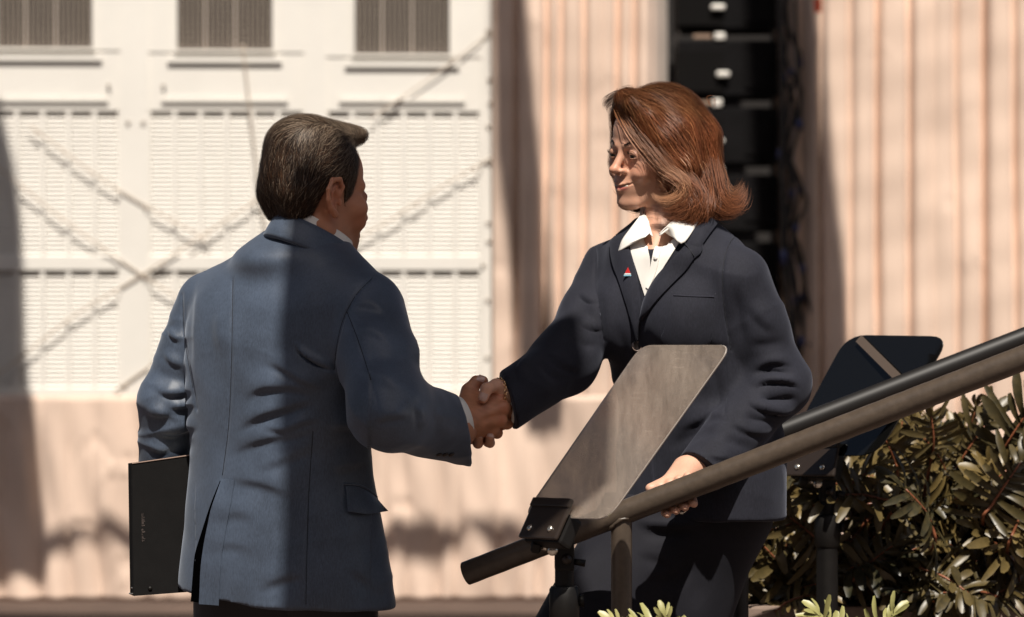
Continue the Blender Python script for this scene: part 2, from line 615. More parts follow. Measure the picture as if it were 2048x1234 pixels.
for bx, by in [(975, 60), (978, 158), (980, 205), (976, 252), (978, 325), (976, 445), (977, 482), (966, 530), (975, 600), (974, 715), (258, 246), (288, 246), (219, 172), (328, 172)]:
    bm = bmesh.new(); bmesh.ops.create_icosphere(bm, subdivisions=2, radius=0.011)
    me = bpy.data.meshes.new("bolt"); bm.to_mesh(me); bm.free(); me.materials.append(M_bolt)
    o = bpy.data.objects.new("bolt", me); COL.objects.link(o); o.parent = FAC
    o.location = Vector(fpt(bx, by, 0.024)) - Vector(FAC.location)

# ---------------- cable shadows on the facade modelled as lamp strings, and two real cables
M_wire_shadow = mat("wire_and_shadow_tan", (0.50, 0.42, 0.34), rough=0.6)
M_shadow_bead = mat("shadow_bead_tan", (0.50, 0.41, 0.33), rough=0.35)
strings = [
    ([(-60, 290), (20, 352), (120, 432), (230, 512), (345, 588), (480, 672)], "sagging cable shadow modelled as string of small lamps across the left louvres", 0.0042),
    ([(60, 250), (100, 280), (190, 348), (290, 410), (420, 482)], "faint cable shadow modelled as string of small lamps between left window and man's shoulder", 0.004),
    ([(988, 312), (880, 375), (780, 440), (690, 492), (540, 590), (380, 680), (230, 782)], "cable shadow modelled as string of small lamps rising to the right past man's chin", 0.0045),
    ([(-60, 800), (0, 750), (90, 678), (165, 622), (285, 550), (420, 462), (530, 390)], "cable shadow modelled as string of small lamps climbing from lower left to man's head", 0.0045),
    ([(1090, -8), (985, 62), (880, 142), (740, 238)], "thin cable running from curtain edge down past right window", 0.0038),
    ([(486, 90), (496, 180), (508, 290), (528, 440), (545, 540)], "thin vertical cable hanging behind man's head", 0.0045),
]
for pts, lab, r in strings:
    P3 = [fpt(x, y, 0.030 + 0.001 * math.sin(i)) for i, (x, y) in enumerate(pts)]
    C = catmull(P3, 8)
    root = empty("string_shadow" if "lamps" in lab else "cable", tuple(C[0]), lab, "string light" if "lamps" in lab else "cable", "cables and cable shadows on the facade")  # the string lights are cable shadows modelled as lamp strings
    MB().tube(C, r, 6).build("wire", M_wire_shadow, root, True)
    if "lamps" in lab:
        L = interp_curve(P3, 60)
        for i in range(3, len(L) - 1, 9):
            c = L[i] + np.array([frng.uniform(-.006, .006), -0.004, -0.010])
            MB().tube([c + [0, 0, 0.011], c + [0, 0, 0.004], c - [0, 0, 0.008], c - [0, 0, 0.013]], [0.002, 0.005, 0.005, 0.002], 6).build("shadow_bead", M_shadow_bead, root, True)

# ---------------- curtains
def curtain_mat(name, col):
    m, nt, b = mat_new(name)
    tc = nt.nodes.new("ShaderNodeTexCoord")
    n = nt.nodes.new("ShaderNodeTexNoise"); n.inputs["Scale"].default_value = 2.2; n.inputs["Detail"].default_value = 5
    nt.links.new(tc.outputs["Object"], n.inputs["Vector"])
    r = nt.nodes.new("ShaderNodeValToRGB")
    r.color_ramp.elements[0].color = (*[c * 0.90 for c in col], 1); r.color_ramp.elements[1].color = (*[min(1, c * 1.07) for c in col], 1)
    r.color_ramp.elements[0].position = 0.3; r.color_ramp.elements[1].position = 0.7
    nt.links.new(n.outputs["Fac"], r.inputs[0]); nt.links.new(r.outputs[0], b.inputs["Base Color"])
    n2 = nt.nodes.new("ShaderNodeTexNoise"); n2.inputs["Scale"].default_value = 260
    nt.links.new(tc.outputs["Object"], n2.inputs["Vector"])
    bp = nt.nodes.new("ShaderNodeBump"); bp.inputs["Strength"].default_value = 0.15; bp.inputs["Distance"].default_value = 0.002
    nt.links.new(n2.outputs["Fac"], bp.inputs["Height"]); nt.links.new(bp.outputs[0], b.inputs["Normal"])
    b.inputs["Roughness"].default_value = 0.9; b.inputs["Specular IOR Level"].default_value = 0.1
    b.inputs["Sheen Weight"].default_value = 0.15
    return m
M_cur = curtain_mat("tan_cloth", (0.70, 0.535, 0.435))
M_cur2 = curtain_mat("tan_skirt_cloth", (0.71, 0.545, 0.445))
M_gap_shade = mat("gap_shade_black", (0.018, 0.015, 0.014), rough=0.9)

def curtain(name, px0, px1, py0, py1, grooves, yb, mat_, label, amp=0.05, pucker=0.006, seed=1, ret0=None, ret1=None, sway=0.0, flare=0.0):
    k = (D0 + yb) / D0
    nx = int((px1 - px0) * S * k / 0.012); nz = int((py1 - py0) * S * k / 0.035)
    U, Vv = np.meshgrid(np.linspace(px0, px1, nx), np.linspace(py0, py1, nz), indexing='ij')
    gx = np.array(sorted(grooves), float)
    t = (Vv - py0) / (py1 - py0)
    Us = U + sway * np.sin(t * 2.2 + U * 0.004) * 14 + 1.2 * np.sin(Vv * 0.006 + U * 0.05)
    i = np.clip(np.searchsorted(gx, Us) - 1, 0, len(gx) - 2)
    a, b_ = gx[i], gx[i + 1]
    f = np.clip((Us - a) / (b_ - a), 0, 1)
    wdt = (b_ - a) / 80.0
    bul = np.abs(np.sin(np.pi * f)) ** 0.34
    y = yb - amp * np.minimum(wdt, 1.3) * bul * (0.75 + 0.25 * np.sin(i * 2.4 + t * 3)) - flare * t * t * 0.12 * np.abs(np.sin(np.pi * f))
    Pn = np.stack([U.ravel() * S * k, Vv.ravel() * S * k, np.zeros(U.size)], 1)
    y += (noise3(Pn * [1.0, 0.5, 1], 18, seed) * pucker + noise3(Pn * [1, .35, 1], 7, seed + 1) * pucker * 2.0).reshape(U.shape)
    # soft arched puckers where the cloth is pinned
    rr = np.random.default_rng(seed)
    for _ in range(26):
        cx = rr.uniform(px0, px1); cy = rr.uniform(py0, py1); w = rr.uniform(18, 40)
        arc = np.abs((Vv - cy) - ((U - cx) ** 2) / (w * 1.4))
        y += rr.choice([-1, 1]) * pucker * 1.2 * np.exp(-(arc / 6.0) ** 2) * np.exp(-((U - cx) / w) ** 2)
    for k_, g_ in enumerate(gx[1:-1]):      # deep narrow creases between some pleats
        if (k_ * 7 + seed) % 5 < 4 and amp > 0.06:
            y += (0.05 + 0.11 * ((k_ * 3 + seed) % 4) / 3) * np.exp(-((Us - g_) / 5.5) ** 2)
    if ret1 is not None:      # the cloth turns back at the right edge
        y += np.clip((U - ret1[0]) / (px1 - ret1[0]), 0, 1) * ret1[1]
    if ret0 is not None:
        y += np.clip((ret0[0] - U) / (ret0[0] - px0), 0, 1) * ret0[1]
    X = (U - 1024) * S * k
    Z = HC + (617 - Vv) * S * k
    Z = np.maximum(Z, 0.004)
    V = np.stack([X, y, Z], -1).reshape(-1, 3)
    V2 = V + np.array([0, 0.004, 0])
    n = nx * nz
    I = np.arange(nx - 1)[:, None] * nz + np.arange(nz - 1)[None, :]
    I = I.ravel()
    Q1 = np.stack([I, I + 1, I + nz + 1, I + nz], 1)
    Q2 = Q1[:, ::-1] + n
    # rim
    rim = []
    lo = np.arange(nz - 1); hi_ = (nx - 1) * nz + np.arange(nz - 1)
    rim.append(np.stack([lo + 1, lo, lo + n, lo + n + 1], 1)); rim.append(np.stack([hi_, hi_ + 1, hi_ + n + 1, hi_ + n], 1))
    tp = np.arange(nx - 1) * nz; bt = tp + nz - 1
    rim.append(np.stack([tp, tp + nz, tp + nz + n, tp + n], 1)); rim.append(np.stack([bt + nz, bt, bt + n, bt + nz + n], 1))
    o = mesh_np(name, np.concatenate([V, V2]), np.concatenate([Q1, Q2] + rim), mat_, None, True)
    return setp(o, label, "curtain", "tan curtains round the stage")

_g0 = [-420, -360, -290, -235, -160, -110, -40, 20, 92, 150, 205, 285, 330, 392, 450, 540, 610, 690, 760, 800, 868, 905, 985, 1040, 1075, 1120, 1190, 1260, 1330]
curtain("curtain", -420, 1330, 790, 1203, _g0, YB - 0.02, M_cur2, "low gathered tan skirt curtain below the white louvres", amp=0.030, pucker=0.018, seed=4, sway=1.0, flare=0.25)
_g1 = [960, 986, 1030, 1088, 1118, 1166, 1200, 1232, 1268, 1306, 1322, 1350]
curtain("curtain", 986, 1345, -420, 800, _g1, YB + 0.05, M_cur, "tall pleated tan curtain between white facade and woman", amp=0.10, pucker=0.006, seed=9, ret1=(1308, 0.55), sway=0.3)
_g2 = [1560, 1600, 1648, 1704, 1758, 1822, 1868, 1915, 1970, 2030, 2075, 2130, 2190, 2260, 2330, 2400]
curtain("curtain", 1562, 2400, -420, 1203, _g2, YB + 0.05, M_cur, "wide pleated tan curtain at right behind the plants", amp=0.09, pucker=0.006, seed=14, ret0=(1640, 0.5), sway=0.3)
kb = (D0 + YB + 1.6) / D0
bd = MB().box((PX(1440, 617, YB + 1.6)[0], YB + 1.6, 3.0), (2.4, 0.03, 6.0)).build("curtain", M_gap_shade)  # black sheet put in for the shade between the curtains
setp(bd, "black sheet painted as the shade in the gap between the tan curtains", "curtain", "tan curtains round the stage")

# ---------------- unseen hall added behind the camera to close off the low sky
M_added_brick = mat("sky_block_brick", (0.16, 0.085, 0.06), rough=0.9, var=0.25, vscale=3)
ADDED_HALL = empty("sky_block_hall", (0, -26, 0), "unseen brick hall added behind the camera to cut low sky light", "building")
MB().box((0, -27.0, 8.5), (60, 2.0, 17.0)).build("wall", M_added_brick, ADDED_HALL)
MB().box((0, -26.9, 17.2), (61, 2.6, 0.4)).build("cornice", M_white, ADDED_HALL)
for i in range(-6, 7):
    for z_ in (2.2, 6.4, 10.6, 14.4):
        wd_ = MB().box((i * 4.2, -25.96, z_), (1.5, 0.10, 2.4)).build("window", M_white, ADDED_HALL)
        MB().box((i * 4.2, -25.90, z_), (1.3, 0.03, 2.2)).build("pane", M_pane, wd_)

# ---------------- unseen canopy added over the stage to cut overhead sky light
M_can = mat("sky_block_fabric", (0.05, 0.045, 0.042), rough=0.8)
M_trs = mat("sky_block_alloy", (0.35, 0.33, 0.31), rough=0.4, metal=0.7)
ADDED_CANOPY = empty("sky_block_canopy", (0, 3, 0), "unseen dark canopy on alloy posts added above the stage to cut sky light", "canopy")
MB().box((0, 2.85, 5.35), (10.4, 7.3, 0.06)).build("sky_block_panel", M_can, ADDED_CANOPY)
for yy in (-0.72, 6.42):
    MB().box((0, yy, 5.22), (10.4, 0.12, 0.12)).build("sky_block_beam", M_trs, ADDED_CANOPY)
for xx in (-5.0, 5.0):
    MB().box((xx, 2.85, 5.20), (0.12, 7.0, 0.12)).build("sky_block_beam", M_trs, ADDED_CANOPY)
    for yy in (-0.72, 6.42):
        MB().box((xx, yy, 2.57), (0.11, 0.11, 5.14)).build("post", M_trs, ADDED_CANOPY)

# ---------------- stacked black loudspeakers in the gap
M_blk = mat("black_cabinet", (0.005, 0.0045, 0.005), spec=0.12, rough=0.85, var=0.3, vscale=12)
M_grl = mat("speaker_grille", (0.006, 0.0055, 0.0055), spec=0.1, rough=0.95, bump=0.5, bscale=500)
M_glint_steel = mat("glint_steel", (0.85, 0.82, 0.76), rough=0.35, metal=0.25)  # pale metal imitates handle glints and light through the cabinet gaps
M_dsteel = mat("rigging_steel", (0.03, 0.026, 0.024), rough=0.5, metal=0.4)
YS = YB + 0.35
ks = (D0 + YS) / D0
STK = empty("loudspeaker_column", tuple(PX(1450, 1196, YS)), "tall dark column of stacked loudspeaker cabinets between the curtains", "loudspeaker")
for i in range(-3, 9):
    y0 = -115 + i * 133 + 66
    c = PX(1450, y0 + 58, YS + 0.12)
    cab = MB().box(c, (200 * S * ks, 0.42, 112 * S * ks), bev=0.012).build("cabinet", M_blk, STK)
    p = PX(1400, y0 + 58, YS - 0.094)
    MB().box(p, (92 * S * ks, 0.012, 84 * S * ks), bev=0.004).build("grille", M_grl, cab)
    p = PX(1515, y0 + 58, YS - 0.095)
    MB().box(p, (50 * S * ks, 0.010, 70 * S * ks), bev=0.004).build("vent_panel", M_blk, cab)
    p = PX(1438 + frng.uniform(-9, 9), y0 + 64 + frng.uniform(-8, 8), YS - 0.112)
    MB().box(p, (frng.uniform(18, 36) * S * ks, 0.045, frng.uniform(6, 12) * S * ks), bev=0.008).build("handle_glint", M_glint_steel, cab)
    # the narrow gap to the next cabinet, light through it drawn as pale boxes
    p = PX(1438 + frng.uniform(-7, 7), y0 + 122, YS - 0.075)
    MB().box(p, (frng.uniform(14, 26) * S * ks, 0.05, frng.uniform(9, 15) * S * ks), bev=0.006).build("gap_glint", M_glint_steel, cab)
    p = PX(1405, y0 + 121, YS - 0.06)
    MB().box(p, (36 * S * ks, 0.02, 8 * S * ks)).build("gap_streak", mat("gap_streak_tan", (0.32, 0.22, 0.16), rough=0.5) if i == -3 else bpy.data.materials["gap_streak_tan"], cab)
for rx in (1356, 1545):
    MB().box(PX(rx, 300, YS - 0.06) * [1, 1, 0] + [0, 0, 1.9], (0.02, 0.04, 3.8)).build("rigging_bar", M_dsteel, STK)
M_cab = mat("cable_rubber", (0.010, 0.009, 0.010), rough=0.5)
M_blue = mat("blue_connector", (0.015, 0.025, 0.10), rough=0.4)
cabs = [
    [(1568, -40), (1575, 60), (1566, 150), (1590, 210), (1574, 300), (1600, 370), (1585, 470), (1606, 560), (1600, 640), (1622, 700)],
    [(1580, -40), (1572, 40), (1600, 120), (1578, 200), (1566, 290), (1584, 380), (1570, 480), (1590, 560), (1590, 660), (1602, 760)],
    [(1556, -40), (1560, 80), (1580, 140), (1602, 180), (1592, 240), (1560, 300), (1572, 420), (1600, 500), (1612, 590), (1636, 660), (1618, 692)],
    [(1590, -40), (1594, 100), (1600, 240), (1580, 330), (1612, 400), (1594, 450), (1578, 540), (1604, 640), (1598, 740), (1600, 820)],
    [(1562, -40), (1564, 240), (1566, 500), (1580, 640), (1575, 820)],
]
labs = ["black cable looping out widest beside the loudspeaker column", "thick black cable hanging close by the loudspeaker cabinets", "black cable ending in a low loop at knee of column", "black cable swinging right against the curtain return", "straight black cable down the edge of loudspeaker column"]
for i, (c, lb) in enumerate(zip(cabs, labs)):
    P3 = catmull([PX(x, y, YS - 0.16 - 0.03 * i) for x, y in c], 6)
    ro = empty("speaker_cable", tuple(P3[0]), lb, "cable", "cables beside the loudspeaker column")
    MB().tube(P3, 0.011 + 0.003 * (i == 1), 7).build("cord", M_cab, ro, True)
    for j in (12, 30, 44):
        if j + 2 < len(P3): MB().tube([P3[j] - [0, 0.004, 0], P3[j + 1] - [0, 0.004, 0]], 0.017, 8).build("connector", M_blue, ro, True)
tagp = PX(1636, 10, YB - 0.04)
tg = MB().box(tagp, (0.035, 0.01, 0.075), bev=0.004).build("safety_tag", mat("orange_plastic", (0.8, 0.10, 0.03), rough=0.5))
setp(tg, "small orange tag at top of the right curtain edge", "tag")

# ---------------- unseen casters added above the frame, shaped for bands of shade on the curtains
def sunback(px, py, yb, ycast):
    q = PX(px, py, yb)
    L = (yb - ycast) / (-TOSUN[1])
    return q + TOSUN * L
def shade_casters(name, left, right, pys, ycast, label):
    root = None
    for i in range(len(pys) - 1):
        pts = [sunback(np.interp(pys[i], *left), pys[i], YB, ycast), sunback(np.interp(pys[i], *right), pys[i], YB, ycast),
               sunback(np.interp(pys[i + 1] - 1, *right), pys[i + 1] - 1, YB, ycast), sunback(np.interp(pys[i + 1] - 1, *left), pys[i + 1] - 1, YB, ycast)]
        if root is None: root = empty(name, tuple(pts[0]), label, "loudspeaker", "shade casters added above the stage")
        MB().prism(pts, (0, 0.12, 0)).build("cabinet", M_blk, root)  # added box that only casts shade
    top = sunback(np.interp(pys[0], *left) + 40, pys[0], YB, ycast)
    MB().tube([top, top + np.array([0, 0, 4.0])], 0.01, 6).build("caster_chain", M_dsteel, root)
shade_casters("shade_caster", ([-300, 0, 300, 500, 900], [990, 986, 992, 1018, 1052]), ([-300, 0, 250, 500, 900], [1040, 1043, 1060, 1088, 1122]), list(range(-300, 901, 100)), 7.0,
           "unseen curved caster added high up to shade the centre curtain")
shade_casters("shade_caster", ([-300, 900], [1500, 1560]), ([-300, 0, 200, 400, 650, 900], [1630, 1636, 1646, 1664, 1690, 1702]), list(range(-300, 901, 100)), 7.0,
           "unseen wider caster added high up to shade the right curtain edge")
shade_casters("shade_caster", ([-300, 1200], [-330, -330]), ([220, 260, 500, 760, 900, 1200], [-20, 8, 40, 46, 66, 92]), list(range(240, 1201, 120)), 7.5,
           "unseen caster added high up at left to shade the facade edge")
# scalloped awning added out of view, cut to cast shade on the foot of the skirt curtain
vb = []
for px in range(60, 1180, 10):
    ph = (px - 210) / 235.0
    vb.append((px, 1085 + 8 * math.sin(px * 0.021), 1100 + (44 + 16 * math.sin(px * 0.009)) * abs(math.sin(math.pi * ph + 0.5 * math.sin(px * 0.013))) ** 0.8))
for nm, yy in (("shade_strip", 6.9),):
    mb = MB()
    top = [sunback(p[0], p[1] - 4, YB, yy) for p in vb]; bot = [sunback(p[0], p[2], YB, yy) for p in vb]
    for i in range(len(vb) - 1):
        mb.prism([top[i], top[i + 1], bot[i + 1], bot[i]], (0, 0.004, 0))
    aw = mb.build(nm, M_cur)
    setp(aw, "unseen scalloped strip added to shade the foot of the skirt curtain", "shade_strip")
# ================================================================== stairs, handrails, prompters, plants
M_rail = mat("rail_paint", (0.072, 0.054, 0.040), rough=0.38, spec=0.55, var=0.18, vscale=60, bump=0.25, bscale=90)
M_railb = mat("rail_black", (0.010, 0.009, 0.009), rough=0.5)
M_deck = mat("deck_paint", (0.16, 0.11, 0.085), rough=0.7, var=0.2, vscale=8)
RA, RB = (932, 1147), (2150, 676)       # the rail's axis in the photograph
def rail_pt(px, y): 
    py = RA[1] + (px - RA[0]) * (RB[1] - RA[1]) / (RB[0] - RA[0])
    return PX(px, py, y - (px - 1243) * 0.00030)      # the rail comes nearer as it climbs
RY = 0.0
# stairs and stage deck
ST = empty("stage_stairs", (0.6, 0.3, 0), "dark stage stairs the woman comes down, below the handrail", "stairs")
for i in range(4):
    x0 = 0.28 + i * 0.36
    z1 = 0.15 * (i + 1)
    MB().box(((x0 + x0 + 0.36) / 2, 0.27, z1 - 0.02), (0.372, 0.62, 0.04), bev=0.004).build("tread", M_deck, ST)
    MB().box((x0 + 0.012, 0.27, z1 - 0.085), (0.016, 0.60, 0.09)).build("riser", M_deck, ST)
    for yy in (0.0, 0.54):
        MB().box((x0 + 0.19, yy, (z1 - 0.04) / 2), (0.05, 0.04, z1 - 0.042)).build("support", M_deck, ST)
DK = MB().box((3.75, 1.4, 0.56), (4.0, 4.4, 0.08), bev=0.01).build("stage_deck", M_deck)
setp(DK, "raised stage deck at the top of the stairs", "stage")
for sx in (1.9, 5.6):
    for sy in (-0.6, 3.4):
        MB().box((sx, sy, 0.26), (0.09, 0.09, 0.519)).build("leg", M_deck, DK)

HR = empty("handrail", tuple(PX(1243, 617, RY) * [1, 1, 0]), "brown painted tube handrail the woman's hand rests on, with welded post", "handrail", "handrails of the stage stairs")
n = 70
pts = [rail_pt(px, RY) for px in np.linspace(RA[0], RB[0], n)]
rr = [0.0222 + 0.00025 * math.sin(i * 2.1) for i in range(n)]
MB().tube(pts, rr, 28).build("rail", M_rail, HR, True, auto=50)
pc = rail_pt(1243, RY)
post = MB().tube([(pc[0], RY, 0.0), (pc[0], RY, pc[2] - 0.006)], 0.0192, 24).build("post", M_rail, HR, True, auto=50)
wp = []
for i in range(30):
    a = 2 * math.pi * i / 29
    r = 0.0212 + 0.0012 * math.sin(i * 2.7)
    xx, yy = r * math.cos(a), r * math.sin(a)
    drop = 0.0205 - math.sqrt(max(1e-6, 0.0212 ** 2 - min(abs(yy), 0.0205) ** 2)) * 0.9
    wp.append((pc[0] + xx, RY + yy, pc[2] - 0.021 + drop * 0.75 + xx * 0.386 + 0.001 * math.sin(i * 3.3)))
MB().tube(wp, [0.0034 + 0.0008 * math.sin(i * 1.9) for i in range(30)], 8).build("weld_bead", M_rail, HR, True)
pe = rail_pt(2140, RY)
MB().tube([(pe[0], pe[1], 0.60), (pe[0], pe[1], pe[2])], 0.0192, 18).build("post", M_rail, HR, True, auto=50)
HR2 = empty("handrail", (0.75, 0.54, 0.0), "black handrail on the far side of the stairs behind the woman", "handrail", "handrails of the stage stairs")
def far(px):
    p = PX(px, RA[1] + (px - RA[0]) * (RB[1] - RA[1]) / (RB[0] - RA[0]), 0.0); return np.array([p[0], 0.54, p[2]])
MB().tube([far(px) for px in np.linspace(1500, 2290, 20)], 0.0195, 18).build("rail", M_railb, HR2, True, auto=50)
for px in (1520, 2260):
    p = far(px)
    MB().tube([(p[0], 0.54, 0.0), (p[0], 0.54, p[2])], 0.018, 14).build("post", M_railb, HR2, True, auto=50)

# ---------------- prompters
def dust_reflection_glass():
    m, nt, b = mat_new("prompter_dust_reflection")
    out = nt.nodes["Material Output"]
    tc = nt.nodes.new("ShaderNodeTexCoord")
    mp = nt.nodes.new("ShaderNodeMapping"); mp.inputs["Rotation"].default_value = (0.0, 0.95, 0.0); mp.inputs["Scale"].default_value = (14, 3, 3)  # diagonal streaks painted as reflections, mixed with the dust
    nt.links.new(tc.outputs["Object"], mp.inputs[0])
    n = nt.nodes.new("ShaderNodeTexNoise"); n.inputs["Scale"].default_value = 2.2; n.inputs["Detail"].default_value = 8; n.inputs["Roughness"].default_value = 0.72
    nt.links.new(mp.outputs[0], n.inputs["Vector"])
    r = nt.nodes.new("ShaderNodeMapRange"); r.inputs[1].default_value = 0.36; r.inputs[2].default_value = 0.64; r.inputs[3].default_value = 0.26; r.inputs[4].default_value = 0.58
    nt.links.new(n.outputs["Fac"], r.inputs[0])
    # fine specks and scratches
    v = nt.nodes.new("ShaderNodeTexNoise"); v.inputs["Scale"].default_value = 330; v.inputs["Detail"].default_value = 2
    nt.links.new(tc.outputs["Object"], v.inputs["Vector"])
    r2 = nt.nodes.new("ShaderNodeMapRange"); r2.inputs[1].default_value = 0.66; r2.inputs[2].default_value = 0.74; r2.inputs[3].default_value = 0.0; r2.inputs[4].default_value = 0.30
    nt.links.new(v.outputs["Fac"], r2.inputs[0])
    mp3 = nt.nodes.new("ShaderNodeMapping"); mp3.inputs["Scale"].default_value = (9, 9, 110); mp3.inputs["Rotation"].default_value = (0, 0.55, 0)
    nt.links.new(tc.outputs["Object"], mp3.inputs[0])
    w3 = nt.nodes.new("ShaderNodeTexNoise"); w3.inputs["Scale"].default_value = 3.0; w3.inputs["Detail"].default_value = 3
    nt.links.new(mp3.outputs[0], w3.inputs["Vector"])
    r3 = nt.nodes.new("ShaderNodeMapRange"); r3.inputs[1].default_value = 0.60; r3.inputs[2].default_value = 0.72; r3.inputs[3].default_value = 0.0; r3.inputs[4].default_value = 0.13
    nt.links.new(w3.outputs["Fac"], r3.inputs[0])
    ad = nt.nodes.new("ShaderNodeMath"); nt.links.new(r.outputs[0], ad.inputs[0]); nt.links.new(r2.outputs[0], ad.inputs[1])
    ad2 = nt.nodes.new("ShaderNodeMath"); ad2.use_clamp = True; nt.links.new(ad.outputs[0], ad2.inputs[0]); nt.links.new(r3.outputs[0], ad2.inputs[1])
    tr = nt.nodes.new("ShaderNodeBsdfTransparent"); tr.inputs[0].default_value = (0.80, 0.78, 0.76, 1)
    df = nt.nodes.new("ShaderNodeBsdfDiffuse"); df.inputs[0].default_value = (0.60, 0.495, 0.41, 1)  # tan film: dust, plus the tan reflection painted in
    gl = nt.nodes.new("ShaderNodeBsdfGlossy"); gl.inputs["Roughness"].default_value = 0.16; gl.inputs[0].default_value = (0.95, 0.9, 0.85, 1)
    mx = nt.nodes.new("ShaderNodeMixShader"); nt.links.new(ad2.outputs[0], mx.inputs[0]); nt.links.new(tr.outputs[0], mx.inputs[1]); nt.links.new(df.outputs[0], mx.inputs[2])
    mx2 = nt.nodes.new("ShaderNodeMixShader"); mx2.inputs[0].default_value = 0.42
    nt.links.new(mx.outputs[0], mx2.inputs[1]); nt.links.new(gl.outputs[0], mx2.inputs[2])
    nt.links.new(mx2.outputs[0], out.inputs[0])
    return m
M_glass = dust_reflection_glass()
M_bglass = mat("black_mirror_glass", (0.004, 0.004, 0.004), rough=0.05, spec=0.5)
M_pblk = mat("prompter_black", (0.007, 0.006, 0.0055), spec=0.3, rough=0.5, var=0.3, vscale=30, bump=0.1, bscale=300)
M_pbrn = mat("clamp_plastic", (0.026, 0.018, 0.014), rough=0.38, bump=0.08, bscale=300)
M_scr = mat("screw_steel", (0.75, 0.70, 0.62), rough=0.25, metal=0.9)
M_edge = mat("glass_edge", (0.02, 0.018, 0.016), rough=0.3)

def rounded_quad(c00, c10, c11, c01, rad, n=6):
    """corner points in order; returns the outline with rounded corners"""
    C = [np.array(c, float) for c in (c00, c10, c11, c01)]
    out = []
    for i in range(4):
        p, a, b = C[i], C[i - 1], C[(i + 1) % 4]
        da = (a - p) / np.linalg.norm(a - p); db = (b - p) / np.linalg.norm(b - p)
        for j in range(n + 1):
            t = j / n
            q0 = p + da * rad; q1 = p + db * rad
            out.append((1 - t) ** 2 * q0 + 2 * t * (1 - t) * p + t * t * q1)
    return out

